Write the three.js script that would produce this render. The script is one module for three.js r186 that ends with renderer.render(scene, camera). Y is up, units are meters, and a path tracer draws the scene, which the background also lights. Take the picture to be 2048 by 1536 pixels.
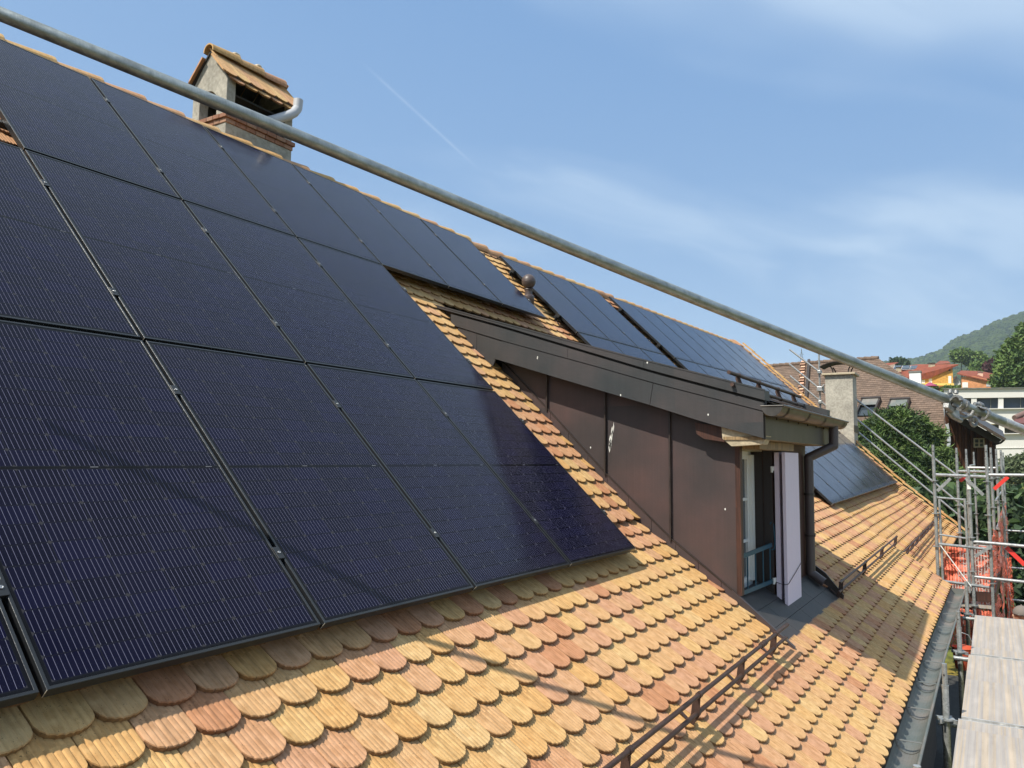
import * as THREE from 'three';
import { mergeGeometries } from 'three/addons/utils/BufferGeometryUtils.js';
import { RoundedBoxGeometry } from 'three/addons/geometries/RoundedBoxGeometry.js';
import { MarchingCubes } from 'three/addons/objects/MarchingCubes.js';

// ---------------------------------------------------------------- camera, sky, sun, exposure
const V = (x, y, z) => new THREE.Vector3(x, y, z);
const scene = new THREE.Scene();
const camera = new THREE.PerspectiveCamera(52.157, 4 / 3, 0.1, 6000);
const CAM = V(-2.272879, -2.957519, 5.955527);
const cR = V(0.519101, 0.010497, 0.854648), cU = V(-0.085328, 0.995566, 0.039599), cF = V(0.850443, 0.093482, -0.517695);
camera.position.copy(CAM);
camera.quaternion.setFromRotationMatrix(new THREE.Matrix4().makeBasis(cR, cU, cF.clone().negate()));
camera.updateMatrixWorld(true);
const renderer = new THREE.WebGLRenderer({ antialias: true });
renderer.toneMapping = THREE.LinearToneMapping;
renderer.toneMappingExposure = 1.36;
renderer.shadowMap.enabled = true;

const SUN = V(-1.6, 2.28, -0.62).normalize();          // towards the sun
// value noise used by the sky and the textures
function rng(seed) { let s = seed >>> 0; return () => { s = (s + 0x6D2B79F5) >>> 0; let t = s; t = Math.imul(t ^ (t >>> 15), t | 1); t ^= t + Math.imul(t ^ (t >>> 7), t | 61); return ((t ^ (t >>> 14)) >>> 0) / 4294967296; }; }
const hash2 = (x, y, s) => { let h = Math.imul(x, 374761393) + Math.imul(y, 668265263) + Math.imul(s, 982451653); h = Math.imul(h ^ (h >>> 13), 1274126177); return ((h ^ (h >>> 16)) >>> 0) / 4294967296; };
function vnoise(x, y, s = 0, per = 0) {
  const xi = Math.floor(x), yi = Math.floor(y), fx = x - xi, fy = y - yi, u = fx * fx * (3 - 2 * fx), v = fy * fy * (3 - 2 * fy);
  const w = per ? (k) => ((k % per) + per) % per : (k) => k;
  const a = hash2(w(xi), w(yi), s), b = hash2(w(xi + 1), w(yi), s), c = hash2(w(xi), w(yi + 1), s), d = hash2(w(xi + 1), w(yi + 1), s);
  return a + (b - a) * u + (c - a) * v + (a - b - c + d) * u * v;
}
const fbm = (x, y, o, s = 0, per = 0) => { let t = 0, a = 0.5, f = 1; for (let i = 0; i < o; i++) { t += a * vnoise(x * f, y * f, s + i, per ? per * f : 0); a *= 0.5; f *= 2; } return t / (1 - Math.pow(0.5, o)); };
const smooth = (a, b, x) => { const t = Math.min(1, Math.max(0, (x - a) / (b - a))); return t * t * (3 - 2 * t); };
const lerp = (a, b, t) => a + (b - a) * t;
{
  const W = 4096, H = 2048, data = new Float32Array(W * H * 4);
  const dirOf = (px, py) => cF.clone().addScaledVector(cR, (px - 1024) / 1569.16).addScaledVector(cU, (768 - py) / 1569.16).normalize(), A = dirOf(735, 135), B2 = dirOf(935, 318);   // a faint vapour trail
  const TR = { n: A.clone().cross(B2).normalize(), d: null, len: A.angleTo(B2) }; TR.d = TR.n.clone().cross(A).normalize();
  for (let j = 0; j < H; j++) {
    const el = ((j + 0.5) / H - 0.5) * Math.PI, y = Math.sin(el), ce = Math.cos(el);
    for (let i = 0; i < W; i++) {
      const az = ((i + 0.5) / W - 0.5) * 2 * Math.PI, x = Math.cos(az) * ce, z = Math.sin(az) * ce;
      let r, g, b;
      if (y > -0.02) {
        const cg = x * SUN.x + y * SUN.y + z * SUN.z, e = Math.max(y, 0), k = Math.pow(1 - e, 3.2), near = (1 + cg) / 2;
        r = lerp(0.100, 0.345, k); g = lerp(0.225, 0.500, k); b = lerp(0.460, 0.690, k);
        const hz = Math.pow(1 - e, 14); r = lerp(r, 0.40, hz * 0.6); g = lerp(g, 0.53, hz * 0.6); b = lerp(b, 0.63, hz * 0.6);
        const glow = (Math.pow(near, 3) * 0.50 + Math.pow(near, 12) * 0.5) * (0.15 + 0.85 * (1 - e)); r += glow * 0.56; g += glow * 0.60; b += glow * 0.52;
        // thin high cloud: broad veils and long streaks
        const q = 1 / (e + 0.20), px = x * q, pz = z * q, a = 0.55, sx = px * Math.cos(a) + pz * Math.sin(a), sz = -px * Math.sin(a) + pz * Math.cos(a);
        const wx = fbm(sx * 1.1, sz * 1.1, 4, 31) * 1.3, wz = fbm(sx * 1.1 + 9, sz * 1.1, 4, 47) * 1.0;
        let c = smooth(0.36, 0.78, fbm(sx * 0.8 + wx, sz * 2.2 + wz, 7, 5)) * 0.50 + smooth(0.40, 0.75, fbm(sx * 0.45 + 3, sz * 0.8 + wz * 0.5, 5, 77)) * 0.45;
        const fine = fbm(sx * 2.4 + wx * 2, sz * 9 + wz * 2, 5, 88); c += smooth(0.5, 0.8, fine) * 0.22 * c;
        c = Math.pow(c, 1.25) * 1.35; c *= smooth(-0.02, 0.10, e) * 0.95; c += 0.02;
        { const s1 = (x * TR.n.x + y * TR.n.y + z * TR.n.z), t1 = x * TR.d.x + y * TR.d.y + z * TR.d.z; if (Math.abs(s1) < 0.004 && t1 > -0.02 && t1 < TR.len + 0.03 && x > 0) c += 0.30 * Math.exp(-Math.pow(s1 / 0.0011, 2)) * smooth(-0.02, 0.05, t1) * smooth(TR.len + 0.03, TR.len - 0.03, t1) * (0.6 + 0.4 * vnoise(t1 * 90, 3, 7)); }
        r = lerp(r, 0.58 + glow * 0.4, c); g = lerp(g, 0.69 + glow * 0.4, c); b = lerp(b, 0.79 + glow * 0.36, c);
      } else { r = 0.16; g = 0.17; b = 0.13; }
      const o = (j * W + i) * 4; data[o] = r; data[o + 1] = g; data[o + 2] = b; data[o + 3] = 1;
    }
  }
  const sky = new THREE.DataTexture(data, W, H, THREE.RGBAFormat, THREE.FloatType);
  sky.mapping = THREE.EquirectangularReflectionMapping; sky.magFilter = sky.minFilter = THREE.LinearFilter; sky.wrapS = THREE.RepeatWrapping; sky.needsUpdate = true;
  scene.background = sky; scene.environment = sky;
}
const sun = new THREE.DirectionalLight(new THREE.Color(1, 0.93, 0.81), 5.0);
sun.position.copy(SUN.clone().multiplyScalar(60)).add(V(8, -3, 3)); sun.target.position.set(8, -3, 3);
sun.castShadow = true; sun.shadow.mapSize.set(4096, 4096);
Object.assign(sun.shadow.camera, { left: -30, right: 30, top: 30, bottom: -30, near: 1, far: 150 });
scene.add(sun, sun.target);
scene.fog = new THREE.FogExp2(new THREE.Color(0.55, 0.66, 0.74), 0.00024);

// ---------------------------------------------------------------- helpers
const at = (px, py, d) => CAM.clone().addScaledVector(cF, d).addScaledVector(cR, (px - 1024) / 1569.16 * d).addScaledVector(cU, (768 - py) / 1569.16 * d);   // a real point seen there, d metres ahead
const ray = (px, py) => cF.clone().addScaledVector(cR, (px - 1024) / 1569.16).addScaledVector(cU, (768 - py) / 1569.16);
const onPlane = (px, py, P, n) => { const r = ray(px, py), k = P.clone().sub(CAM).dot(n) / r.dot(n); return CAM.clone().addScaledVector(r, k); };
const inFrame = (P) => { const q = P.clone().sub(CAM), d = q.dot(cF); if (d < 0.2) return null; return [1024 + q.dot(cR) / d * 1569.16, 768 - q.dot(cU) / d * 1569.16, d]; };
const counts = {};
function numbered(name) { const k = counts[name] = (counts[name] ?? -1) + 1; return k ? `${name}_${String(k).padStart(3, '0')}` : name; }
function thing(name, label, category, base = V(0, 0, 0), group) {
  const o = new THREE.Group(); o.name = numbered(name); o.position.copy(base); o.userData = { label, category };
  if (group) o.userData.group = group;
  o.B = base.clone(); scene.add(o); return o;
}
function prep(geos) { return geos.map((g) => { let q = g.index ? g.toNonIndexed() : g.clone(); for (const k of Object.keys(q.attributes)) if (!['position', 'normal', 'uv'].includes(k)) q.deleteAttribute(k); return q; }); }
function boxUV(g) {                                     // uv in metres from the dominant direction of every face
  const p = g.attributes.position, uv = new Float32Array(p.count * 2), a = V(), b = V(), c = V(), n = V();
  for (let i = 0; i < p.count; i += 3) {
    a.fromBufferAttribute(p, i); b.fromBufferAttribute(p, i + 1); c.fromBufferAttribute(p, i + 2);
    n.copy(b).sub(a).cross(c.clone().sub(a)); const x = Math.abs(n.x), y = Math.abs(n.y), z = Math.abs(n.z);
    [a, b, c].forEach((q, k) => { const [s, t] = x >= y && x >= z ? [q.z, q.y] : y >= z ? [q.x, q.z] : [q.x, q.y]; uv[(i + k) * 2] = s; uv[(i + k) * 2 + 1] = t; });
  }
  g.setAttribute('uv', new THREE.BufferAttribute(uv, 2)); return g;
}
function part(parent, name, geos, mat, opt = {}) {      // a mesh of world-space geometry under a thing or a part
  geos = Array.isArray(geos) ? geos : [geos];
  let g = mergeGeometries(prep(geos)); if (!opt.keepUV) boxUV(g);
  const B = parent.B; g.translate(-B.x, -B.y, -B.z);
  const m = new THREE.Mesh(g, mat); m.name = name; m.castShadow = m.receiveShadow = true; m.B = B.clone();
  if (opt.label) m.userData.label = opt.label; if (opt.stuff) m.userData.kind = 'stuff';
  parent.add(m); return m;
}
function struct(name, geos, mat, opt = {}) {
  geos = Array.isArray(geos) ? geos : [geos]; const g = mergeGeometries(prep(geos)); if (!opt.keepUV) boxUV(g);
  const m = new THREE.Mesh(g, mat); m.name = numbered(name); m.receiveShadow = m.castShadow = true; m.userData = { kind: 'structure', label: opt.label }; m.B = V(0, 0, 0); scene.add(m); return m;
}
const sub = (parent, name) => { const g = new THREE.Group(); g.name = name; g.B = parent.B.clone(); parent.add(g); return g; };
const box = (x0, x1, y0, y1, z0, z1) => { const g = new THREE.BoxGeometry(Math.abs(x1 - x0), Math.abs(y1 - y0), Math.abs(z1 - z0)); g.translate((x0 + x1) / 2, (y0 + y1) / 2, (z0 + z1) / 2); return g; };
const rbox = (x0, x1, y0, y1, z0, z1, r = 0.004) => { const g = new RoundedBoxGeometry(Math.abs(x1 - x0), Math.abs(y1 - y0), Math.abs(z1 - z0), 1, r); g.translate((x0 + x1) / 2, (y0 + y1) / 2, (z0 + z1) / 2); return g; };
function tube(a, b, r, seg = 14, open = false, r2 = r) {
  const d = b.clone().sub(a), L = d.length(), g = new THREE.CylinderGeometry(r2, r, L, seg, 1, open);
  g.translate(0, L / 2, 0); g.applyQuaternion(new THREE.Quaternion().setFromUnitVectors(V(0, 1, 0), d.normalize())); g.translate(a.x, a.y, a.z); return g;
}
function bar(a, b, w, h, up = V(0, 1, 0)) {             // a rectangular bar from a to b
  const d = b.clone().sub(a), L = d.length(); d.normalize(); const s = d.clone().cross(up).normalize(), t = s.clone().cross(d);
  const g = new THREE.BoxGeometry(L, h, w); g.applyMatrix4(new THREE.Matrix4().makeBasis(d, t, s)); const m = a.clone().add(b).multiplyScalar(0.5); g.translate(m.x, m.y, m.z); return g;
}
const path = (pts, r, seg = 24, rs = 10, kind = 'catmullrom', tension = 0.02) => new THREE.TubeGeometry(new THREE.CatmullRomCurve3(pts, false, kind, tension), seg, r, rs, false);
function tri(list) { const g = new THREE.BufferGeometry(), p = []; for (const q of list) p.push(q.x, q.y, q.z); g.setAttribute('position', new THREE.Float32BufferAttribute(p, 3)); g.setAttribute('uv', new THREE.Float32BufferAttribute(new Float32Array(list.length * 2), 2)); g.computeVertexNormals(); return g; }
const quad = (a, b, c, d) => tri([a, b, c, a, c, d]);
function slab(pts, dir) {                               // convex polygon pts pushed along the vector dir
  const q = pts.map((p) => p.clone().add(dir)), L = [], n = pts.length;
  for (let i = 1; i < n - 1; i++) { L.push(pts[0], pts[i], pts[i + 1]); L.push(q[0], q[i + 1], q[i]); }
  for (let i = 0; i < n; i++) { const j = (i + 1) % n; L.push(pts[i], q[i], q[j], pts[i], q[j], pts[j]); }
  return tri(L);
}
const zy = (list, x) => list.map(([z, y]) => V(x, y, z));

// ---------------------------------------------------------------- procedural textures
function tex(W, H, f, srgb = true, repeat = true) {
  const d = new Uint8Array(W * H * 4);
  for (let j = 0; j < H; j++) for (let i = 0; i < W; i++) { const c = f(i, j), o = (j * W + i) * 4; d[o] = Math.max(0, Math.min(255, c[0])); d[o + 1] = Math.max(0, Math.min(255, c[1])); d[o + 2] = Math.max(0, Math.min(255, c[2])); d[o + 3] = c[3] ?? 255; }
  const t = new THREE.DataTexture(d, W, H); t.magFilter = THREE.LinearFilter; t.minFilter = THREE.LinearMipmapLinearFilter; t.generateMipmaps = true;
  if (repeat) t.wrapS = t.wrapT = THREE.RepeatWrapping; if (srgb) t.colorSpace = THREE.SRGBColorSpace; t.needsUpdate = true; return t;
}
const rep = (t, sx, sy, ox = 0, oy = 0) => { const c = t.clone(); c.repeat.set(sx, sy); c.offset.set(ox, oy); c.needsUpdate = true; return c; };
const grainTex = tex(512, 512, (i, j) => { const a = fbm(i / 16, j / 16, 5, 3, 32), b = fbm(i / 128, j / 128, 4, 9, 4), n = hash2(i, j, 8); const v = 205 + (a - 0.5) * 60 + (b - 0.5) * 60 + (n - 0.5) * 18; return [v, v, v]; });
const grainBump = tex(512, 512, (i, j) => { const v = 255 * (0.55 * fbm(i / 8, j / 8, 4, 3, 64) + 0.45 * hash2(i, j, 5)); return [v, v, v]; }, false);
const streakTex = tex(512, 512, (i, j) => { const a = fbm(i / 6, j / 120, 4, 13, 0), b = fbm(i / 90, j / 90, 4, 19, 0), n = hash2(i, j, 2); const v = 200 + (a - 0.5) * 70 + (b - 0.5) * 70 + (n - 0.5) * 10; return [v, v, v]; });
const clayTex = tex(1024, 1024, (i, j) => {             // 0.5 m: fired clay with streaks along the tile and dark specks
  const a = fbm(i / 20, j / 260, 4, 23), b = fbm(i / 60, j / 60, 5, 29), n = hash2(i, j, 6); let v = 222 + (a - 0.5) * 60 + (b - 0.5) * 42 + (n - 0.5) * 22;
  const sp = vnoise(i / 5.2, j / 7.5, 61), sp2 = fbm(i / 70, j / 70, 3, 67); let w = smooth(0.90, 0.97, sp) * smooth(0.35, 0.6, sp2); v *= 1 - 0.62 * w;
  return [v, v * (0.985 + (b - 0.5) * 0.06), v * (0.97 + (b - 0.5) * 0.16)];
});
const clayBump = tex(512, 512, (i, j) => { const v = 255 * (0.5 * fbm(i / 10, j / 22, 4, 81, 0) + 0.5 * hash2(i, j, 83)); return [v, v, v]; }, false);
const panelTex = (() => {
  const W = 1030, H = 1712, cw = 168, x0 = (W - 6 * cw) / 2, m = 11, chh = (H - 2 * m - 14) / 20;
  return tex(W, H, (i, j) => {
    const half = j > H / 2 ? 1 : 0, y = half ? H - 1 - j : j; if (i < 9 || i > W - 10 || y < 8) return [13, 14, 19];
    const cy = (y - m) / chh, cx = (i - x0) / cw; if (y > H / 2 - 7) { const e = Math.abs(y - (H / 2 - 2)); const w = hash2(i >> 5, half, 3) > 0.93 && e < 2.5 ? 110 : 0; return [9 + w, 9 + w, 14 + w]; }
    if (cx < 0 || cx >= 6 || cy < 0) return [14, 15, 22];
    const fx = cx - Math.floor(cx), fy = cy - Math.floor(cy), gx = Math.min(fx, 1 - fx) * cw, gy = Math.min(fy, 1 - fy) * chh;
    const tone = hash2(Math.floor(cx), Math.floor(cy) + half * 50, 17), n = hash2(i, j, 4) * 5;
    let r = 4 + tone * 3 + n * 0.4, g = 4 + tone * 3 + n * 0.4, b = 23 + tone * 11 + n;
    if (gx < 1.4 || gy < 1.2) { r = 22; g = 23; b = 30; }
    if (gx + gy < 9 && gx < 8) { r = 48; g = 47; b = 50; }
    const bb = fx * 9 - 0.5, db = Math.abs(bb - Math.round(bb)) * cw / 9;
    if (db < 0.62 && gx > 4 && bb > -0.4 && bb < 8.4) { const on = gy > 3.2; r = on ? 150 : 40; g = on ? 148 : 38; b = on ? 166 : 48; if (gy > 3.2 && gy < 7) { r = g = b = 170; } }
    else if (gy > 2 && (fy * chh) % 3.2 < 0.9) { r += 2; g += 2; b += 4; }
    return [r, g, b];
  }, true, false);
})();
const metalTex = tex(512, 512, (i, j) => { const a = fbm(i / 40, j / 40, 5, 43, 0), n = hash2(i, j, 44), s = fbm(i / 3, j / 90, 3, 45, 0); const v = 208 + (a - 0.5) * 80 + (n - 0.5) * 16 + (s - 0.5) * 26; return [v, v * 0.995, v * 0.985]; });
const brownTex = tex(1024, 1024, (i, j) => {            // 2.5 m of weathered brown sheet: reddish bloom, faint vertical runs
  const a = fbm(i / 150, j / 150, 5, 91), s = fbm(i / 5, j / 200, 4, 93), n = hash2(i, j, 95), k = fbm(i / 60, j / 60, 4, 97); const v = 205 + (a - 0.5) * 50 + (s - 0.5) * 14 + (n - 0.5) * 8 + (k - 0.5) * 16;
  return [v * (1 + (a - 0.5) * 0.22), v, v * (1 - (a - 0.5) * 0.05)];
});
const deckTex = (() => tex(512, 1024, (i, j) => {        // across (i, 0.61 m) and along (j, 2.5 m)
  const x = i / 512 * 610, rib = (x % 38) / 38, dirt = fbm(i / 14, j / 240, 4, 101), d2 = fbm(i / 90, j / 120, 5, 103), n = hash2(i, j, 105), band = vnoise(x / 42, 0.5, 107);
  const st = Math.sin(x / 610 * Math.PI * 2 * 9) * 0.5 + 0.5; let v = 182 + (band - 0.5) * 22 - st * 12 * smooth(0.35, 0.6, d2) + (dirt - 0.5) * 26 + (d2 - 0.5) * 34 + (n - 0.5) * 14; if (rib < 0.05) v -= 14;
  const warm = smooth(0.4, 0.7, fbm(i / 9, j / 700, 3, 109)); const sp = vnoise(i / 7, j / 9, 111); v += sp > 0.97 && d2 > 0.5 ? 24 : 0; v -= vnoise(i / 5, j / 6, 117) > 0.985 ? 70 : 0;
  return [v * (0.99 + warm * 0.06), v * (0.97 + warm * 0.015), v * (0.965 - warm * 0.06)];
}))();
const woodTex = tex(512, 512, (i, j) => { const a = fbm(i / 4, j / 130, 5, 121, 0), b = fbm(i / 60, j / 60, 4, 123, 0), n = hash2(i, j, 125); const v = 170 + (a - 0.5) * 130 + (b - 0.5) * 50 + (n - 0.5) * 14; return [v, v * 0.97, v * 0.93]; });
const dustTex = tex(256, 512, (i, j) => { const a = fbm(i / 40, j / 40, 5, 141), b = fbm(i / 5, j / 60, 3, 143), e = smooth(0.06, 0, j / 512); const v = 255 * (0.13 + 0.09 * smooth(0.4, 0.8, a) + 0.05 * b + 0.2 * e); return [v, v, v]; }, false, false);
const M = (o) => new THREE.MeshStandardMaterial({ roughness: 0.8, metalness: 0, side: THREE.DoubleSide, ...o });
const C3 = (r, g, b) => new THREE.Color().setRGB(r, g, b);
const mat = {
  deckUnder: M({ color: C3(0.10, 0.065, 0.04), roughness: 1 }),
  glass: new THREE.MeshPhysicalMaterial({ map: panelTex, color: C3(1, 1, 1), roughness: 0.75, roughnessMap: dustTex, metalness: 0, ior: 1.2 }),
  frame: M({ color: C3(0.030, 0.033, 0.037), roughness: 0.30, metalness: 0.5, bumpMap: rep(grainBump, 2, 2), bumpScale: 0.0004 }),
  clamp: M({ color: C3(0.045, 0.047, 0.05), roughness: 0.4, metalness: 0.7 }),
  bolt: M({ color: C3(0.42, 0.42, 0.42), roughness: 0.3, metalness: 0.8 }),
  alu: M({ color: C3(0.72, 0.72, 0.71), roughness: 0.42, metalness: 0.4, map: rep(metalTex, 1.5, 1.5) }),
  brown: M({ color: C3(0.108, 0.078, 0.076), roughness: 0.46, metalness: 0.25, map: rep(brownTex, 0.4, 0.4), bumpMap: rep(grainBump, 1.2, 1.2), bumpScale: 0.0006 }),
  fascia: M({ color: C3(0.085, 0.081, 0.083), roughness: 0.48, metalness: 0.3, map: rep(brownTex, 0.45, 0.45, 0.3, 0.2), bumpMap: rep(grainBump, 1.0, 1.0), bumpScale: 0.0008 }),
  darkMetal: M({ color: C3(0.075, 0.058, 0.052), roughness: 0.42, metalness: 0.35, map: rep(metalTex, 0.8, 0.8) }),
  rust: M({ color: C3(0.105, 0.060, 0.048), roughness: 0.5, metalness: 0.35, map: rep(metalTex, 2, 2), bumpMap: rep(grainBump, 6, 6), bumpScale: 0.0008 }),
  apron: M({ color: C3(0.058, 0.055, 0.056), roughness: 0.6, metalness: 0.15, map: rep(brownTex, 0.7, 0.7, 0.6, 0.1) }),
  black: M({ color: C3(0.022, 0.016, 0.014), roughness: 0.6 }),
  zincDark: M({ color: C3(0.105, 0.098, 0.092), roughness: 0.42, metalness: 0.4, map: rep(metalTex, 1.2, 1.2) }),
  zinc: M({ color: C3(0.255, 0.265, 0.245), roughness: 0.55, metalness: 0.3, map: rep(brownTex, 0.5, 0.5, 0.1, 0.7) }),
  galv: M({ color: C3(0.44, 0.465, 0.475), roughness: 0.45, metalness: 0.35, map: rep(metalTex, 2.2, 2.2), roughnessMap: rep(grainTex, 3, 3) }),
  pipe: M({ color: C3(0.42, 0.47, 0.475), roughness: 0.38, metalness: 0.7, map: rep(metalTex, 3, 3), bumpMap: rep(grainBump, 8, 8), bumpScale: 0.0005 }),
  galvBright: M({ color: C3(0.58, 0.59, 0.60), roughness: 0.36, metalness: 0.5, map: rep(metalTex, 5, 5) }),
  deck: M({ color: C3(0.80, 0.765, 0.72), roughness: 0.62, metalness: 0.1, map: deckTex }),
  redPaint: M({ color: C3(0.62, 0.035, 0.025), roughness: 0.5 }),
  wood: M({ color: C3(0.55, 0.40, 0.22), roughness: 0.7, map: rep(woodTex, 1.2, 1.2) }),
  woodBrown: M({ color: C3(0.12, 0.045, 0.028), roughness: 0.55, map: rep(woodTex, 1.2, 1.2) }),
  cream: M({ color: C3(0.62, 0.52, 0.36), roughness: 0.6, map: rep(grainTex, 2, 2) }),
  lilac: M({ color: C3(0.68, 0.59, 0.68), roughness: 0.6 }),
  white: M({ color: C3(0.72, 0.72, 0.68), roughness: 0.55 }),
  teal: M({ color: C3(0.012, 0.075, 0.12), roughness: 0.45, metalness: 0.2 }),
  pane: new THREE.MeshPhysicalMaterial({ color: C3(0.85, 0.92, 0.92), roughness: 0.03, transmission: 1, thickness: 0, ior: 1.5 }),
  darkPane: new THREE.MeshPhysicalMaterial({ color: C3(0.03, 0.04, 0.05), roughness: 0.06, ior: 1.5 }),
  render: M({ color: C3(0.62, 0.58, 0.49), roughness: 0.95, map: rep(grainTex, 1.1, 1.1), bumpMap: rep(grainBump, 3, 3), bumpScale: 0.006 }),
  soot: M({ color: C3(0.055, 0.050, 0.045), roughness: 0.98, map: rep(brownTex, 1.2, 1.2) }),
  brick: M({ color: C3(0.44, 0.205, 0.12), roughness: 0.9, map: rep(grainTex, 5, 5), bumpMap: rep(grainBump, 8, 8), bumpScale: 0.002 }),
  brickPale: M({ color: C3(0.50, 0.28, 0.18), roughness: 0.9, map: rep(grainTex, 5, 5), bumpMap: rep(grainBump, 8, 8), bumpScale: 0.002 }),
  forged: M({ color: C3(0.40, 0.41, 0.42), roughness: 0.42, metalness: 0.7, map: rep(metalTex, 8, 8), bumpMap: rep(grainBump, 14, 14), bumpScale: 0.001 }),
  pvc: M({ color: C3(0.42, 0.43, 0.45), roughness: 0.35 }),
  ventBrown: M({ color: C3(0.075, 0.055, 0.052), roughness: 0.45 }),
  wall: M({ color: C3(0.10, 0.075, 0.058), roughness: 0.95, map: rep(grainTex, 0.5, 0.5) }),
};

// ---------------------------------------------------------------- the roof surface (one long roof, its far half turned by about one degree)
const TH = 44 * Math.PI / 180, DS = V(0, -Math.sin(TH), Math.cos(TH)), NR = V(0, Math.cos(TH), Math.sin(TH));
const T2 = 35.5 * Math.PI / 180, D2 = V(0, -Math.sin(T2), Math.cos(T2)), N2 = V(0, Math.cos(T2), Math.sin(T2));
const PH = 1.7319, KINK = 4.984;
const RW = new THREE.Matrix4().makeRotationAxis(V(-0.0000656, -0.01662, 0.018507).normalize(), 0.024874);
const RO = V(7.013246, -0.074081, 0.066696);
const rot = (v) => v.clone().applyMatrix4(RW);
const bend = (u) => smooth(6.2, 7.0, u);
function RU(u, v, o) {
  const a = V(u, 0, 0).addScaledVector(DS, v).addScaledVector(NR, o), s = bend(u); if (s <= 0) return a;
  const b = V(u - 7.013246, 0, 0).addScaledVector(DS, v).addScaledVector(NR, o).applyMatrix4(RW).add(RO); return a.lerp(b, s);
}
const turned = (u, v) => { const s = bend(u); return s <= 0 ? v.clone() : v.clone().lerp(rot(v), s).normalize(); };
function RT(u, v, o) {                                   // the tiled face: the same bend without the panels' small offset
  if (u <= 6.65) return V(u, 0, 0).addScaledVector(DS, v).addScaledVector(NR, o);
  return V(u - 6.65, 0, 0).addScaledVector(DS, v).addScaledVector(NR, o).applyMatrix4(RW).add(V(6.65, 0, 0));
}
function surf(u, t, o) {                                 // near house: 44 degrees, then the flatter eaves
  if (t < KINK) return RT(u, t, -0.128 + o);
  return RT(u, KINK, -0.128).addScaledVector(turned(u, D2), t - KINK).addScaledVector(turned(u, N2), o);
}
const surfAxes = (u, t) => (t < KINK ? [turned(u, DS), turned(u, NR)] : [turned(u, D2), turned(u, N2)]);
const FA = 40.5 * Math.PI / 180, D3 = V(0, -Math.sin(FA), Math.cos(FA)), N3 = V(0, Math.cos(FA), Math.sin(FA)), K3 = 5.25;
function surfFar(u, t, o) {
  const lift = 0.13 * smooth(18.2, 19.6, u) + 0.012 * Math.sin(u * 1.9) * smooth(12, 14, u);
  if (t < K3) return RU(u, t, -0.128 + o + lift);
  return RU(u, K3, -0.128).addScaledVector(rot(D3), t - K3).addScaledVector(rot(N3), o + lift);
}
const farAxes = (u, t) => (t < K3 ? [rot(DS), rot(NR)] : [rot(D3), rot(N3)]);

// one plain tile with a rounded, ribbed end; four variants that differ in the clay
const TW = 0.1695, EXPO = 0.1478, T0 = 3.076;
function tileGeo(variant, half = 0) {
  const w = half ? TW / 2 - 0.003 : TW - 0.004, L = 0.345, th = 0.021, nx = half ? 16 : 32, R = rng(50 + variant), tip = [], dep = 0.060, ribs = half ? 4 : 8;
  const pos = [], uv = [], col = [], ou = R() * 0.9, ov = R() * 0.9;
  const X = (i) => -w / 2 + w * i / nx;
  const end = (x) => { const q = half ? Math.min(1, Math.max(0, (half > 0 ? w / 2 - x : x + w / 2) / w)) : Math.min(1, Math.abs(x) / (w / 2)); return dep * (1 - Math.pow(1 - Math.pow(q, 2.25), 1 / 2.1)); };
  const rz = (x) => { const p = (x / w + 0.5) * ribs, f = p - Math.floor(p); return -0.0032 * Math.pow(Math.abs(2 * f - 1), 3.0); };
  const wob = []; for (let i = 0; i <= nx; i++) wob.push((R() - 0.5) * 0.0014);
  let wearShade = 1; const put = (x, y, z) => { pos.push(x, y, z); const k = wearShade < 1 ? wearShade * (0.75 + 0.5 * vnoise(x * 260 + variant * 9, y * 260, 211)) : 1; col.push(k, k * (wearShade < 1 ? 0.93 : 1), k * (wearShade < 1 ? 0.86 : 1)); uv.push(x * 2 + ou, y * 2 + ov); };
  const Q = (a, b, c, d) => { put(...a); put(...b); put(...c); put(...a); put(...c); put(...d); };
  for (let i = 0; i < nx; i++) {
    const xa = X(i), xb = X(i + 1), ya = end(xa) + wob[i], yb = end(xb) + wob[i + 1], za = rz(xa), zb = rz(xb), c = 0.0035;
    Q([xa, ya + c, za], [xb, yb + c, zb], [xb, L, zb], [xa, L, za]);                        // face
    wearShade = 0.80; Q([xa, ya, za - 0.003], [xb, yb, zb - 0.003], [xb, yb + c, zb], [xa, ya + c, za]);      // worn arris, some edge shade painted in
    wearShade = 0.50; Q([xa, ya + 0.003, -th], [xb, yb + 0.003, -th], [xb, yb, zb - 0.003], [xa, ya, za - 0.003]); wearShade = 1;   // end face: rough unglazed clay, with shade put into the colour
  }
  for (const s of [0, nx]) { const x = X(s), y = end(x), z = rz(x); Q([x, y, -th], [x, L, -th], [x, L, z], [x, y, z]); }
  const g = new THREE.BufferGeometry(); g.setAttribute('position', new THREE.Float32BufferAttribute(pos, 3)); g.setAttribute('uv', new THREE.Float32BufferAttribute(uv, 2)); g.setAttribute('color', new THREE.Float32BufferAttribute(col, 3)); g.computeVertexNormals(); return g;
}
const tileG = [0, 1, 2, 3].map((k) => tileGeo(k)), halfR = tileGeo(7, 1), halfL = tileGeo(8, -1);
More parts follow.
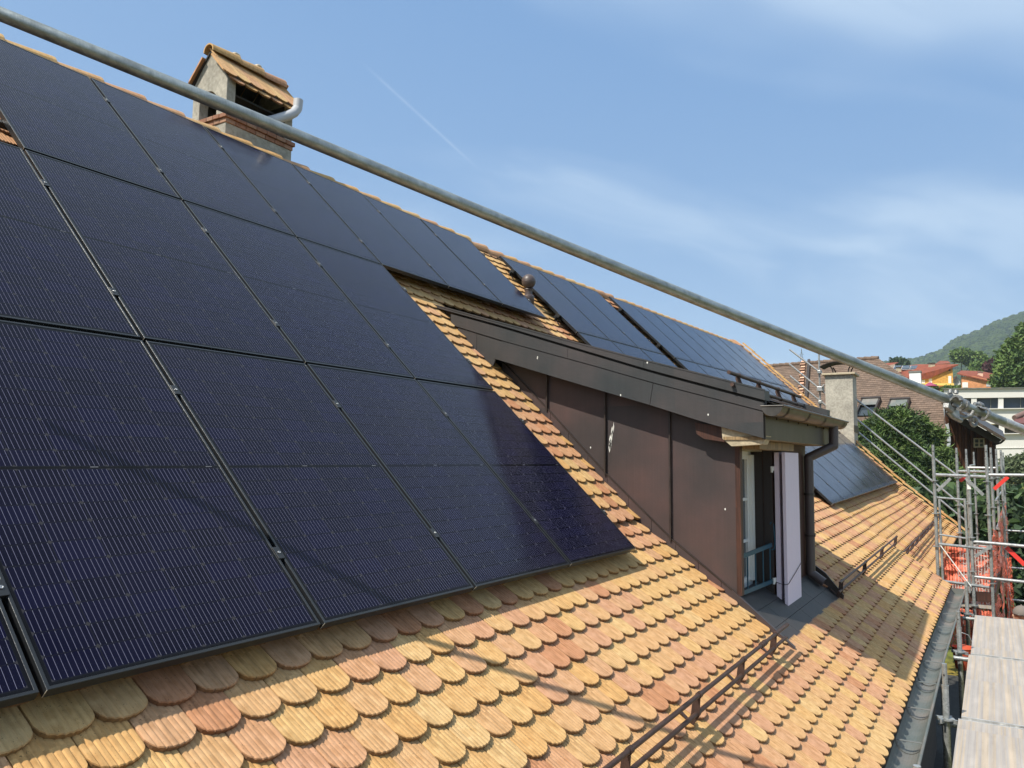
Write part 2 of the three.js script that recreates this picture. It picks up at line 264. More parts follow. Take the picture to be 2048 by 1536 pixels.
// clay colours of the delivery: sand yellow, straw, pale pink, salmon, ochre
const CLAY = [[0.636, 0.403, 0.166], [0.626, 0.382, 0.153], [0.643, 0.427, 0.193], [0.577, 0.318, 0.166], [0.564, 0.309, 0.175], [0.61, 0.366, 0.171], [0.518, 0.251, 0.126], [0.62, 0.388, 0.175], [0.63, 0.37, 0.14], [0.584, 0.339, 0.18]];
const clayProps = { map: clayTex, bumpMap: clayBump, bumpScale: 0.0012, roughness: 0.86 };
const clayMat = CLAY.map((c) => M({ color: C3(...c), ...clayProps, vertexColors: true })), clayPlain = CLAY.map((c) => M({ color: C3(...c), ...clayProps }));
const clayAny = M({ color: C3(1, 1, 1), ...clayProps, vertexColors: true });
const tileRand = rng(4711);
function pickClay(u, k) {                               // pallets were mixed: patches of similar colour, one tile at a time
  const p = fbm(u * 0.9 + 30, k * 0.22 + 9, 3, 201), r = tileRand();
  if (r < 0.14) return Math.floor(tileRand() * 10);
  const warm = [3, 4, 9, 6, 5, 9, 4], yel = [0, 2, 1, 8, 7, 0, 5];
  return p + (tileRand() - 0.5) * 0.34 > 0.54 ? warm[Math.floor(tileRand() * 7)] : yel[Math.floor(tileRand() * 7)];
}
const TILT = Math.atan(0.018 / EXPO);
function tileMatrix(P, eu, D, N) {                      // tip at P, tilted so that it lies on the course below
  const up = D.clone().negate(), y = up.clone().multiplyScalar(Math.cos(TILT)).addScaledVector(N, -Math.sin(TILT)).normalize();
  const z = eu.clone().cross(y).normalize(), j = (tileRand() - 0.5) * 0.022, x2 = eu.clone().multiplyScalar(Math.cos(j)).addScaledVector(y, Math.sin(j)), y2 = z.clone().cross(x2);
  return new THREE.Matrix4().makeBasis(x2, y2, z).setPosition(P);
}
function collectTiles(surfF, axesF, u0, u1, t0, t1, skip, edge) {
  const out = [], kmin = Math.ceil((t0 - T0) / EXPO), kmax = Math.floor((t1 - T0) / EXPO + 1e-6);
  for (let k = kmin; k <= kmax; k++) {
    const t = T0 + k * EXPO, odd = ((k % 2) + 2) % 2;
    for (let i = Math.ceil((u0 - 4.03) / TW) - 1; i <= Math.floor((u1 - 4.03) / TW) + 1; i++) {
      let u = 4.03 + (i + 0.5 + (odd ? 0 : 0.5)) * TW, kind = 0;
      const e = edge ? edge(u, t) : 0;
      if (u - TW / 2 < u0 - 0.01 || u + TW / 2 > u1 + 0.01) { if (u > u1 - TW * 0.6 && u - TW / 2 < u1 - 0.02) { u -= TW / 4; kind = -1; } else continue; }
      if (skip(u, t)) { if (e) { u -= TW / 4; kind = -1; if (skip(u, t)) continue; } else continue; }
      const P = surfF(u, t, 0.008 + (tileRand() - 0.5) * 0.003), [D, N] = axesF(u, t), eu = turned(u, V(1, 0, 0));
      out.push({ P, M: tileMatrix(P, eu, D, N), c: pickClay(u, k), g: kind ? 5 : Math.floor(tileRand() * 4), u, t });
    }
  }
  return out;
}
function plantTiles(parent, tiles, n, label) {
  for (const q of tiles) {                              // how large it shows: near the lens, in the frame, not under a panel
    const f = inFrame(q.P), hid = (q.u < 3.05 && q.t < 5.1 && q.t > 0.3);
    q.s = f && f[0] > -60 && f[0] < 2100 && f[1] > -40 && f[1] < 1580 && !hid ? 1 / f[2] : 0;
  }
  const one = tiles.filter((q) => q.s > 0).sort((a, b) => b.s - a.s).slice(0, n), set = new Set(one);
  const inv = new THREE.Matrix4().makeTranslation(-parent.B.x, -parent.B.y, -parent.B.z);
  one.forEach((q, i) => {
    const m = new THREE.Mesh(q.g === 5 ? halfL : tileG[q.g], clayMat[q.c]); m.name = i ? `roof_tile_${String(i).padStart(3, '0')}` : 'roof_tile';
    m.applyMatrix4(inv.clone().multiply(q.M)); m.castShadow = m.receiveShadow = true; parent.add(m);
  });
  const rest = tiles.filter((q) => !set.has(q)), holder = new THREE.Group(); holder.name = 'tile_courses'; holder.userData.kind = 'stuff';
  const geos = [...tileG, halfR, halfL];
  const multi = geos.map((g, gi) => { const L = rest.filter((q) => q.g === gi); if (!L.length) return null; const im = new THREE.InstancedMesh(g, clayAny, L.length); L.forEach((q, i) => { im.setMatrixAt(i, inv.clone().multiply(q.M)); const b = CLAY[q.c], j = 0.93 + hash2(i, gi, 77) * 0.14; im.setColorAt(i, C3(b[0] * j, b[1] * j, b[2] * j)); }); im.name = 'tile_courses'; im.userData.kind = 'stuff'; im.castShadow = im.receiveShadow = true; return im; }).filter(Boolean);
  multi.forEach((im) => parent.add(im));
}
function sheet(surfF, us, ts, o) {
  const L = []; for (let i = 0; i + 1 < us.length; i++) for (let j = 0; j + 1 < ts.length; j++) { const a = surfF(us[i], ts[j], o), b = surfF(us[i + 1], ts[j], o), c = surfF(us[i + 1], ts[j + 1], o), d = surfF(us[i], ts[j + 1], o); L.push(a, c, b, a, d, c); }
  return tri(L);
}
const range = (a, b, n) => Array.from({ length: n + 1 }, (_, i) => a + (b - a) * i / n);

// ---------------------------------------------------------------- the near house: walls, roof, tiles, ridge
const GROUND = -10.6, UV = 11.25, EAVE_T = T0 + 28 * EXPO;      // where its verge and its last course lie
const house = thing('tiled_house', 'house under the yellow and pink tiled roof with the metal clad dormer', 'house', V(3.5, GROUND, 1));
part(house, 'wall', [box(-6, UV - 0.15, GROUND, -4.98, -4.6, 4.78), slab(zy([[-4.6, -4.98], [4.78, -4.98], [-0.2, -0.25]], UV - 0.4), V(0.22, 0, 0)), slab(zy([[-4.6, -4.98], [4.78, -4.98], [-0.2, -0.25]], -6), V(0.2, 0, 0))], mat.wall);
part(house, 'roof_deck', [sheet(surf, [-6.2, -3, 0, 3, 6.2, 6.4, 6.6, 6.8, 7, 9, UV - 0.04], [-0.28, 1, 2, 3, 4, KINK], -0.085), sheet(surf, [-6.2, -3, 0, 3, 6.2, 6.4, 6.6, 6.8, 7, 9, UV - 0.04], [KINK, 5.6, 6.4, EAVE_T - 0.06], -0.085),
  (() => { const L = []; const us = [-6.2, 0, 6.2, 6.6, 7, 9, 13, 16, 19.5]; for (let i = 0; i + 1 < us.length; i++) { const a = RU(us[i], -0.28, -0.19), b = RU(us[i + 1], -0.28, -0.19), d = V(0, -5.0, -4.4); L.push(a, b, b.clone().add(d), a, b.clone().add(d), a.clone().add(d)); } return tri(L); })()], mat.deckUnder);
const dormerSkip = (u, t) => (u > 4.03 + 0.02 && u < 6.46 && t > 2.02 && t < 6.42) ;
const underA = (u, t) => u < 2.75 && u > -6 && t > 0.45 && t < 4.75 && !(u < 0.25 && t < 2.1);     // deep under the near array nothing shows
const nearTiles = collectTiles(surf, surfAxes, -3.2, UV, -0.1, EAVE_T + 0.01, (u, t) => underA(u, t) || dormerSkip(u, t) || (u > 7.35 && u < 9.9 && t > 0.5 && t < 3.1) || (u > 10.9 && t > 0.5 && t < 4.8), (u, t) => (u > 4.0 && u < 4.3 && t > 2.02 && t < 6.42));
plantTiles(house, nearTiles, 300);
// ridge tiles: tapered half rounds, each wider lip over the next
function ridgeGeo() { const L = 0.42, n = 10, pos = []; const P = (s, a, rr) => [s, Math.sin(a) * rr, Math.cos(a) * rr]; const r = (s) => 0.088 + 0.030 * s; const Q = (a, b, c, d) => pos.push(...a, ...b, ...c, ...a, ...c, ...d);
  for (let i = 0; i < n; i++) { const a0 = -0.15 + (Math.PI + 0.3) * i / n, a1 = -0.15 + (Math.PI + 0.3) * (i + 1) / n; const A = P(0, a0, r(0)), B = P(0, a1, r(0)), Cc = P(L, a1, r(1)), D = P(L, a0, r(1)), E = P(L, a1, r(1) - 0.016), F = P(L, a0, r(1) - 0.016), G = P(0, a1, r(0) - 0.016), H = P(0, a0, r(0) - 0.016); Q(A, D, Cc, B); Q(D, F, E, Cc); Q(H, G, E, F); Q(A, B, G, H); }
  const g = new THREE.BufferGeometry(); g.setAttribute('position', new THREE.Float32BufferAttribute(pos, 3)); g.setAttribute('uv', new THREE.Float32BufferAttribute(new Float32Array(pos.length / 3 * 2).map((_, i) => (i % 2 ? pos[Math.floor(i / 2) * 3 + 1] : pos[Math.floor(i / 2) * 3]) * 2), 2)); g.computeVertexNormals(); return g; }
const ridgeG = ridgeGeo();
function ridgeRow(parent, u0, u1) {
  for (let u = u0, i = 0; u < u1; u += 0.385, i++) {
    const P = RU(u, -0.25, -0.166), e = turned(u, V(1, 0, 0)), m = new THREE.Mesh(ridgeG, clayPlain[[0, 7, 5, 3, 8, 2, 9][Math.floor(hash2(i, 3, Math.round(u0 * 10)) * 7)]]);
    const y = V(0, 1, 0).addScaledVector(e, -e.y).normalize(); m.applyMatrix4(new THREE.Matrix4().makeBasis(e, y, e.clone().cross(y)).setPosition(P.sub(parent.B)));
    m.name = 'ridge_tile'; m.castShadow = m.receiveShadow = true; parent.add(m);
  }
}
ridgeRow(house, -2.6, UV);

// ---------------------------------------------------------------- the neighbouring roof
const house2 = thing('neighbouring_house', 'far half of the tiled roof beyond the near verge, carrying the far panels', 'house', V(15, GROUND, 1));
const T3 = 7.0;
part(house2, 'wall', [box(UV - 0.1, 19.35, GROUND, -4.95, -4.6, 4.6), slab([V(19.15, -4.95, -4.6), V(19.15, -4.95, 4.6), V(19.15, -0.05, 0)], V(0.22, 0, 0))], mat.wall);
part(house2, 'roof_deck', sheet(surfFar, [UV - 0.3, 13, 16, 18, 18.5, 19, 19.5], [-0.25, 1, 2.5, 4, K3, 6, T3 - 0.05], -0.085), mat.deckUnder);
const farTiles = collectTiles(surfFar, farAxes, UV - 0.35, 19.52, -0.1, T3, (u, t) => u > 11.3 && u < 18.6 && t > 0.4 && t < 4.9);
plantTiles(house2, farTiles, 0);
ridgeRow(house2, UV + 0.3, 19.4);
// verge tiles along the gable
for (let t = -0.15, i = 0; t < T3; t += 0.36, i++) {
  const a = surfFar(19.58, t, 0.035), b = surfFar(19.58, t + 0.40, 0.05); const m = part(house2, 'verge_tile', bar(a, b, 0.17, 0.035, NR), clayPlain[[0, 7, 8, 2][i % 4]]);
}

// ---------------------------------------------------------------- solar panels
const PWm = 1.03, PHm = 1.712, glassG = (() => { const g = new THREE.PlaneGeometry(PWm - 0.022, PHm - 0.022); g.translate(PWm / 2, PHm / 2, -0.0018); return g; })();
const frameG = (() => {
  const s = new THREE.Shape([new THREE.Vector2(0, 0), new THREE.Vector2(PWm, 0), new THREE.Vector2(PWm, PHm), new THREE.Vector2(0, PHm)]), q = 0.011; s.holes.push(new THREE.Path([new THREE.Vector2(q, q), new THREE.Vector2(q, PHm - q), new THREE.Vector2(PWm - q, PHm - q), new THREE.Vector2(PWm - q, q)]));
  const g = new THREE.ExtrudeGeometry(s, { depth: 0.033, bevelEnabled: true, bevelThickness: 0.001, bevelSize: 0.001, bevelOffset: -0.001, bevelSegments: 1 }); g.translate(0, 0, -0.034); return g;
})();
const backG = (() => { const g = new THREE.PlaneGeometry(PWm - 0.02, PHm - 0.02); g.translate(PWm / 2, PHm / 2, -0.008); return g; })();
const clampG = mergeGeometries(prep([rbox(-0.007, 0.027, -0.030, 0.030, -0.012, 0.0042, 0.0015), box(-0.004, 0.024, -0.030, 0.030, -0.034, -0.012)]));
const boltG = mergeGeometries(prep([(() => { const g = new THREE.TorusGeometry(0.0048, 0.0020, 6, 14); g.translate(0.010, 0, 0.0062); return g; })(), (() => { const g = new THREE.CylinderGeometry(0.0058, 0.0058, 0.003, 14); g.rotateX(Math.PI / 2); g.translate(0.010, 0, 0.0048); return g; })()]));
const cornerG = (() => { const g = new THREE.BoxGeometry(0.0016, 0.0016, 0.034); g.translate(0.0002, 0.0002, -0.017); return g; })();
const cornerMat = M({ color: C3(0.62, 0.58, 0.5), roughness: 0.4, metalness: 0.6 });
const nth = ['first', 'second', 'third', 'fourth', 'fifth', 'sixth', 'seventh', 'eighth'];
let protoPanel = null;
function makePanel() {
  const g = new THREE.Group();
  const add = (name, geo, m) => { const q = new THREE.Mesh(geo, m); q.name = name; q.castShadow = q.receiveShadow = true; g.add(q); return q; };
  add('glass', glassG, mat.glass); add('frame', frameG, mat.frame); add('back_sheet', backG, mat.black); add('corner_trim', cornerG, cornerMat);
  for (const f of [0.21, 0.79]) { const c = new THREE.Group(); c.name = 'clamp'; c.position.set(PWm, PHm * f, 0); const a = new THREE.Mesh(clampG, mat.clamp); a.name = 'clamp_body'; const b = new THREE.Mesh(boltG, mat.bolt); b.name = 'bolt'; for (const q of [a, b]) { q.castShadow = q.receiveShadow = true; c.add(q); } g.add(c); }
  return g;
}
function panel(uc, r, label, group, jit) {
  const o = protoPanel ? protoPanel.clone() : (protoPanel = makePanel()); o.name = numbered('solar_panel'); o.userData = { label, category: 'solar panel', group };
  const P = RU(uc + 0.01, (r + 1) * PH - 0.01, 0), eu = turned(uc + 0.5, V(1, 0, 0)), up = turned(uc + 0.5, DS).negate(), n = eu.clone().cross(up).normalize();
  const q = new THREE.Matrix4().makeBasis(eu, up.clone().addScaledVector(n, jit), n.clone().addScaledVector(up, -jit)); o.position.copy(P); o.quaternion.setFromRotationMatrix(q); o.scale.set(1, 1, 1); scene.add(o);
}
const rows = ['top row', 'middle row', 'bottom row'];
const jr = rng(99), jj = () => (jr() - 0.5) * 0.003;
for (let c = 0; c < 6; c++) panel(c * 1.05, 0, `black solar panel in the near array's top row, ${nth[c]} from the left`, 'panels of the near array', jj());
for (let c = -1; c < 3; c++) panel(c * 1.05, 1, `black solar panel in the near array's middle row, ${nth[c + 1]} from the left`, 'panels of the near array', jj());
for (let c = -2; c < 3; c++) panel(c * 1.05, 2, c === -2 ? 'sliver of black solar panel in the lower left corner of the photo' : `black solar panel in the near array's bottom row, ${['left one, cut by the frame', 'second', 'third', 'last before the dormer'][c + 1]}`, 'panels of the near array', jj());
for (let r = 0; r < 2; r++) for (let c = 0; c < 3; c++) panel(7.0132 + c * 1.05, r, `grey solar panel in the narrow array behind the vent, ${rows[r]}, ${nth[c]} from left`, 'panels of the narrow middle array', jj());
for (let r = 0; r < 3; r++) for (let c = 0; c < 8; c++) panel(10.6578 + c * 1.05, r, `grey solar panel in the far array by the gable, ${rows[r]}, ${nth[c]} from left`, 'panels of the far array', jj());
// rails under the panels; their ends show beside the arrays
function rails(u0, u1, r, name) {
  for (const f of [0.21, 0.79]) { const v = (r + 1 - f) * PH, P = RU(u0, v, -0.06); const t = thing('mounting_rail', `black mounting rail under the ${f < 0.5 ? 'lower' : 'upper'} half of ${name}'s ${rows[r]}`, 'rail', P, 'mounting rails under the panels');
    const pts = [u0, (u0 + u1) / 2, u1].map((u) => RU(u, v, -0.056)); part(t, 'rail_profile', bar(pts[0], pts[2], 0.036, 0.04, NR), mat.frame);
    if (name !== 'the near array' || r < 0) { const a = RU(u0 + 0.045, v, -0.018); part(t, 'end_clamp', [bar(a.clone().addScaledVector(DS, -0.03), a.clone().addScaledVector(DS, 0.03), 0.036, 0.05, NR)], mat.clamp); part(t, 'roof_hook', [bar(RU(u0 + 0.03, v + 0.01, -0.075), RU(u0 + 0.03, v + 0.10, -0.095), 0.03, 0.006, NR), bar(RU(u0 + 0.03, v + 0.01, -0.1), RU(u0 + 0.03, v + 0.01, -0.05), 0.03, 0.008, DS)], mat.clamp); } }
}
rails(-0.06, 6.33, 0, 'the near array'); rails(-1.1, 3.18, 1, 'the near array'); rails(-2.1, 3.13, 2, 'the near array');
for (let r = 0; r < 3; r++) { if (r < 2) rails(6.94, 10.2, r, 'the narrow array'); rails(10.59, 19.1, r, 'the far array'); }

// ---------------------------------------------------------------- eaves gutter of the near house
{
  const zt = 5.325, yG = -4.95, R = 0.085;
  const gp = (u, a, r) => { const P = surf(u, EAVE_T, 0); return V(P.x, P.y - 0.055 + Math.sin(a) * r, P.z + 0.075 + Math.cos(a) * r); };
  const us = [-3, 0, 3, 6.2, 6.6, 7, 9, UV + 0.05], L = [], n = 12;
  for (let i = 0; i + 1 < us.length; i++) for (let k = 0; k < n; k++) { const a = -Math.PI + Math.PI * k / n, b = -Math.PI + Math.PI * (k + 1) / n; const p = [gp(us[i], a, R), gp(us[i + 1], a, R), gp(us[i + 1], b, R), gp(us[i], b, R)], q = [gp(us[i], a, R + .003), gp(us[i + 1], a, R + .003), gp(us[i + 1], b, R + .003), gp(us[i], b, R + .003)]; L.push(p[0], p[1], p[2], p[0], p[2], p[3], q[0], q[2], q[1], q[0], q[3], q[2]); }
  const g = part(house, 'gutter', [tri(L), ...us.slice(0, -1).map((u, i) => tube(gp(u, 0, R + 0.008), gp(us[i + 1], 0, R + 0.008), 0.011, 10))], mat.zinc);
  const e = UV + 0.05, cap = []; for (let k = 0; k < n; k++) cap.push(gp(e, -Math.PI / 2, 0), gp(e, -Math.PI + Math.PI * k / n, R), gp(e, -Math.PI + Math.PI * (k + 1) / n, R));
  part(g, 'end_cap', tri(cap), mat.zinc);
  for (let u = 0.6, i = 0; u < 10.9; u += 0.86, i++) { const Lb = []; for (let k = 0; k < n; k++) { const a = -Math.PI + Math.PI * k / n, b = -Math.PI + Math.PI * (k + 1) / n; Lb.push(gp(u, a, R - .004), gp(u + .028, a, R - .004), gp(u + .028, b, R - .004), gp(u, a, R - .004), gp(u + .028, b, R - .004), gp(u, b, R - .004)); } part(g, 'gutter_bracket', [tri(Lb), bar(gp(u + 0.014, 0, R), gp(u + 0.014, Math.PI, R - 0.01), 0.028, 0.004)], mat.zinc); }
  for (const u of [2.9, 6.0, 9.1]) part(g, 'gutter_joint', (() => { const Lb = []; for (let k = 0; k < n; k++) { const a = -Math.PI + Math.PI * k / n, b = -Math.PI + Math.PI * (k + 1) / n; Lb.push(gp(u, a, R - .006), gp(u + .09, a, R - .006), gp(u + .09, b, R - .006), gp(u, a, R - .006), gp(u + .09, b, R - .006), gp(u, b, R - .006)); } return tri(Lb); })(), mat.zinc);
  part(house, 'eaves_board', box(-5, 6.5, -5.16, -4.99, 5.06, 5.10), mat.cream);
}

// ---------------------------------------------------------------- the dormer (a part of the near house)
{
  const XC = 4.05, XF = 3.86, XR = 6.46, XG = 6.68, d = sub(house, 'dormer'); d.userData.label = 'sheet metal clad dormer with lilac shutters and its own gutter';
  const yl = (pts) => (z) => { let i = 0; while (i < pts.length - 2 && z > pts[i + 1][0]) i++; const [a, b] = [pts[i], pts[i + 1]]; return a[1] + (b[1] - a[1]) * (z - a[0]) / (b[0] - a[0]); };
  const capTop = yl([[1.309, -1.457], [1.742, -1.595], [2.339, -1.777], [3.094, -2.01], [3.564, -2.149], [4.185, -2.326], [4.51, -2.425]]);
  const groove = yl([[1.384, -1.529], [2.084, -1.747], [3.108, -2.089], [3.564, -2.241], [4.50, -2.523]]);
  const band = yl([[1.569, -1.698], [2.103, -1.876], [3.094, -2.175], [3.563, -2.324], [4.50, -2.592]]);
  const low = yl([[2.003, -2.03], [2.583, -2.212], [3.014, -2.345], [3.562, -2.511], [4.036, -2.667], [4.50, -2.796]]);
  const tileY = (z, o) => (o - NR.z * z) / NR.y;
  const strip = (z0, z1, top, bot, x, th, n = 6) => { const out = []; for (let i = 0; i < n; i++) { const a = lerp(z0, z1, i / n), b = lerp(z0, z1, (i + 1) / n); out.push(slab([V(x, top(a), a), V(x, top(b), b), V(x, bot(b), b), V(x, bot(a), a)], V(th, 0, 0))); } return out; };
  for (const [side, xf, s] of [['l', XF, 1], ['r', XG, -1]]) {
    const cuts = side === 'l' ? [1.30, 2.75, 3.52, 4.50] : [1.30, 4.50];
    for (let i = 0; i + 1 < cuts.length; i++) part(d, 'verge_cap', strip(cuts[i], cuts[i + 1] - 0.003, (z) => capTop(z), (z) => groove(z) + 0.022, xf - s * 0.022, s * 0.16), mat.fascia);
    part(d, 'cap_edge', strip(1.30, 4.50, (z) => capTop(z) + 0.006, (z) => capTop(z) - 0.006, xf - s * 0.026, s * 0.012), mat.fascia);
    part(d, 'verge_groove', strip(1.42, 4.49, (z) => groove(z) + 0.03, (z) => groove(z) - 0.012, xf + s * 0.03, s * 0.05), mat.black);
    const c2 = side === 'l' ? [1.52, 2.80, 4.488] : [1.52, 4.488];
    for (let i = 0; i + 1 < c2.length; i++) part(d, 'verge_board', strip(c2[i], c2[i + 1] - 0.003, (z) => groove(z), (z) => band(z) + 0.006, xf - s * 0.006, s * 0.04), mat.fascia);
    part(d, 'verge_shadow_gap', strip(1.7, 4.48, (z) => band(z) + 0.010, (z) => band(z) - 0.004, xf + s * 0.016, s * 0.03), mat.black);
    const z0 = side === 'l' ? [[2.012, 2.103], [3.560, 3.590], [4.480, 4.480]] : [[2.012, 2.103], [4.480, 4.480]];
    for (let i = 0; i + 1 < z0.length; i++) { const [a, at1] = z0[i], [b, bt] = z0[i + 1], n = 5, out = []; for (let k = 0; k < n; k++) { const q = (t) => { const zb = lerp(a + 0.002, b - 0.002, t), zt = lerp(at1 + 0.002, bt - 0.002, t); return [V(xf, band(zt) - 0.001, zt), V(xf, low(zb), zb)]; }; const [p0, p1] = q(k / n), [p2, p3] = q((k + 1) / n); out.push(slab([p0, p2, p3, p1], V(s * 0.025, 0, 0))); } part(d, 'fascia_board', out, mat.fascia); }
    // end piece that runs down onto the tiles
    const yb = (z) => Math.min(band(z) - 0.001, tileY(z, -0.03)); part(d, 'fascia_flashing', slab([V(xf + s * 0.004, band(1.60), 1.60), V(xf + s * 0.004, band(1.82), 1.82), V(xf + s * 0.004, tileY(1.82, -0.15), 1.82), V(xf + s * 0.004, tileY(1.60, -0.15), 1.60)], V(s * 0.02, 0, 0)), mat.fascia);
    part(d, 'fascia_flashing', slab([V(xf + s * 0.004, band(1.823), 1.823), V(xf + s * 0.004, band(2.100), 2.100), V(xf + s * 0.004, tileY(2.02, -0.11), 2.009), V(xf + s * 0.004, tileY(1.823, -0.15), 1.823)], V(s * 0.02, 0, 0)), mat.fascia);
  }
  // roof sheets with upstand seams
  for (let i = 0; i < 5; i++) { const a = lerp(XF + 0.1, XG - 0.1, i / 5), b = lerp(XF + 0.1, XG - 0.1, (i + 1) / 5); const q = [[1.0, -1.40], [2.339, -1.85], [3.564, -2.222], [4.53, -2.51]]; const out = []; for (let k = 0; k + 1 < q.length; k++) out.push(slab([V(a, q[k][1], q[k][0]), V(b - .004, q[k][1], q[k][0]), V(b - .004, q[k + 1][1], q[k + 1][0]), V(a, q[k + 1][1], q[k + 1][0])], V(0, -0.01, 0)), bar(V(b - .01, q[k][1] + .012, q[k][0]), V(b - .01, q[k + 1][1] + .012, q[k + 1][0]), 0.012, 0.026)); part(d, 'roof_sheet', out, mat.darkMetal); }
  part(d, 'eaves_sheet', (() => { const L = [], n = 60, w = (x) => 0.020 * (fbm(x * 4.5, 1, 3, 301) - 0.4); for (let i = 0; i < n; i++) { const a = lerp(4.0, 6.55, i / n), b = lerp(4.0, 6.55, (i + 1) / n); const A = V(a, -2.40 + w(a), 4.26), B = V(b, -2.40 + w(b), 4.26), A2 = V(a, -2.47 + w(a + 3) * 0.7, 4.44), B2 = V(b, -2.47 + w(b + 3) * 0.7, 4.44), A3 = V(a, -2.51, 4.56), B3 = V(b, -2.51, 4.56); L.push(A, B, B2, A, B2, A2, A2, B2, B3, A2, B3, A3); } return tri(L); })(), mat.darkMetal);
  // cheek: four sheets, standing seams, stepped flashing at its foot
  const base = yl([[1.9, -1.95], [2.491, -2.495], [3.078, -3.078], [3.665, -3.602], [4.208, -4.005]]);
  const zs = [2.0, 2.495, 3.078, 3.668, 4.205];
  for (const [xc, s] of [[XC, 1], [XR, -1]]) {
    for (let i = 0; i < 4; i++) { const a = zs[i], b = zs[i + 1], m = (a + b) / 2; const topY = (z) => (z < 2.1 ? band(2.1) : band(z)); part(d, 'cheek_panel', [slab([V(xc, topY(a), a), V(xc, topY(b), b), V(xc, base(b), b), V(xc, base(a), a)], V(s * 0.05, 0, 0))], mat.brown); }
    if (s > 0) for (const z of zs.slice(1, 4)) part(d, 'standing_seam', [box(xc - 0.028, xc - 0.001, base(z) - 0.02, band(z), z - 0.004, z + 0.004), box(xc - 0.030, xc - 0.022, base(z) - 0.025, band(z), z - 0.007, z + 0.007)], mat.darkMetal);
    if (s > 0) {
      for (let i = 0, a = 2.0; a < 4.2; i++) { const b = Math.min(4.24, a + 0.165 + 0.05 * hash2(i, 1, 9)); const ty = (z) => { const t = z < 3.496 ? tileY(z, -0.18) : -3.554 - (z - 3.496) * Math.tan(T2) - 0.06; return t; }; part(d, 'flashing_piece', slab([V(xc - 0.014, base(a) - 0.002, a), V(xc - 0.014, base(b) - 0.002, b - 0.003), V(xc - 0.016, ty(b), b - 0.003), V(xc - 0.016, ty(a), a)], V(0.01, 0, 0)), mat.brown); a = b; }
      for (let i = 0; i + 1 < 5; i++) part(d, 'drip_edge', slab([V(xc - 0.020, base(zs[i]) + 0.004, zs[i]), V(xc - 0.020, base(zs[i + 1]) + 0.004, zs[i + 1]), V(xc - 0.020, base(zs[i + 1]) - 0.008, zs[i + 1]), V(xc - 0.020, base(zs[i]) - 0.008, zs[i])], V(0.018, 0, 0)), mat.darkMetal);
      part(d, 'corner_trim', box(xc - 0.006, xc + 0.06, -4.02, -2.72, 4.206, 4.246), mat.woodBrown);
    }
  }
  { // bird droppings on the sheets
    const R = rng(31), Y0 = (yy, z) => V(XC - 0.0035, yy, z), L = []; for (let i = 0; i < 9; i++) { const t = i / 9, z = 3.15 - 0.045 * t + (R() - 0.5) * 0.012, y = -2.68 - 0.20 * t, w = 0.004 + 0.012 * t * R(), h = 0.02 + 0.03 * R(); L.push(slab([Y0(y, z - w), Y0(y + h, z), Y0(y, z + w), Y0(y - h * 1.2, z - w * 0.3)], V(0.002, 0, 0))); }
    part(d, 'bird_dropping', L, mat.white);
    for (const [x, y, z] of [[XF - 0.002, -2.05, 2.49], [XF - 0.002, -2.06, 2.488], [XC - 0.003, -2.86, 2.93], [XF - 0.002, -2.42, 3.30], [XF - 0.002, -2.60, 4.05], [XF - 0.026, -2.16, 3.55], [XC - 0.003, -3.35, 4.12]]) part(d, 'bird_dropping', slab([V(x, y, z - 0.006), V(x, y + 0.009, z), V(x, y + 0.002, z + 0.006), V(x, y - 0.012, z + 0.001)], V(0.0015, 0, 0)), mat.white);
  }
  part(d, 'back_wall', [box(XC + 0.05, XR - 0.05, -4.4, -2.6, 2.6, 2.65), box(XC + 0.06, XR - 0.06, -4.4, -4.1, 2.6, 4.1)], mat.black);
  // purlin end and soffit beams
  part(d, 'purlin', [slab([V(3.93, -2.66, 3.92), V(3.93, -2.70, 4.20), V(3.93, -2.82, 4.18), V(3.93, -2.79, 3.99), V(3.93, -2.75, 3.93)], V(0.14, 0, 0))], mat.woodBrown);
  part(d, 'purlin_head', [slab([V(3.90, -2.66, 4.14), V(3.90, -2.77, 4.49), V(3.90, -2.835, 4.46), V(3.90, -2.85, 4.22), V(3.90, -2.79, 4.15)], V(0.16, 0, 0))], mat.cream);
  part(d, 'soffit_board', [box(XF + 0.03, XG - 0.03, -2.80, -2.775, 4.16, 4.485)], mat.wood);
  part(d, 'soffit_beam', [rbox(4.06, 5.32, -2.872, -2.80, 4.26, 4.40, 0.008)], mat.wood);
  part(d, 'front_board', [box(XF + 0.026, XG, -2.795, -2.615, 4.462, 4.487)], mat.darkMetal);
  part(d, 'eaves_strip', [box(XF + 0.03, XG + 0.02, -2.612, -2.56, 4.47, 4.50)], mat.wood);
  for (let i = 0; i < 6; i++) part(d, 'strip_nail', box(4.25 + i * 0.42, 4.262 + i * 0.42, -2.632, -2.612, 4.486, 4.494), mat.black);
  part(d, 'board_end', slab([V(XG - 0.0, -2.59, 4.50), V(XG + 0.06, -2.58, 4.49), V(XG + 0.05, -2.79, 4.49), V(XG + 0.0, -2.80, 4.50)], V(0, 0, -0.03)), mat.cream);
  // gutter: half round with bead and black brackets
  { const gx0 = 3.79, gx1 = 6.93, R = 0.078, n = 14, c = (x, a, r) => V(x, -2.535 - 0.004 * (6.93 - x) + Math.sin(a) * r, 4.56 + Math.cos(a) * r); const L = [];
    for (let k = 0; k < n; k++) { const a = -Math.PI + Math.PI * k / n, b = -Math.PI + Math.PI * (k + 1) / n; for (const r of [R, R - 0.003]) L.push(c(gx0, a, r), c(gx1, a, r), c(gx1, b, r), c(gx0, a, r), c(gx1, b, r), c(gx0, b, r)); for (const x of [gx0, gx1]) L.push(c(x, -Math.PI / 2, 0), c(x, a, R), c(x, b, R)); }
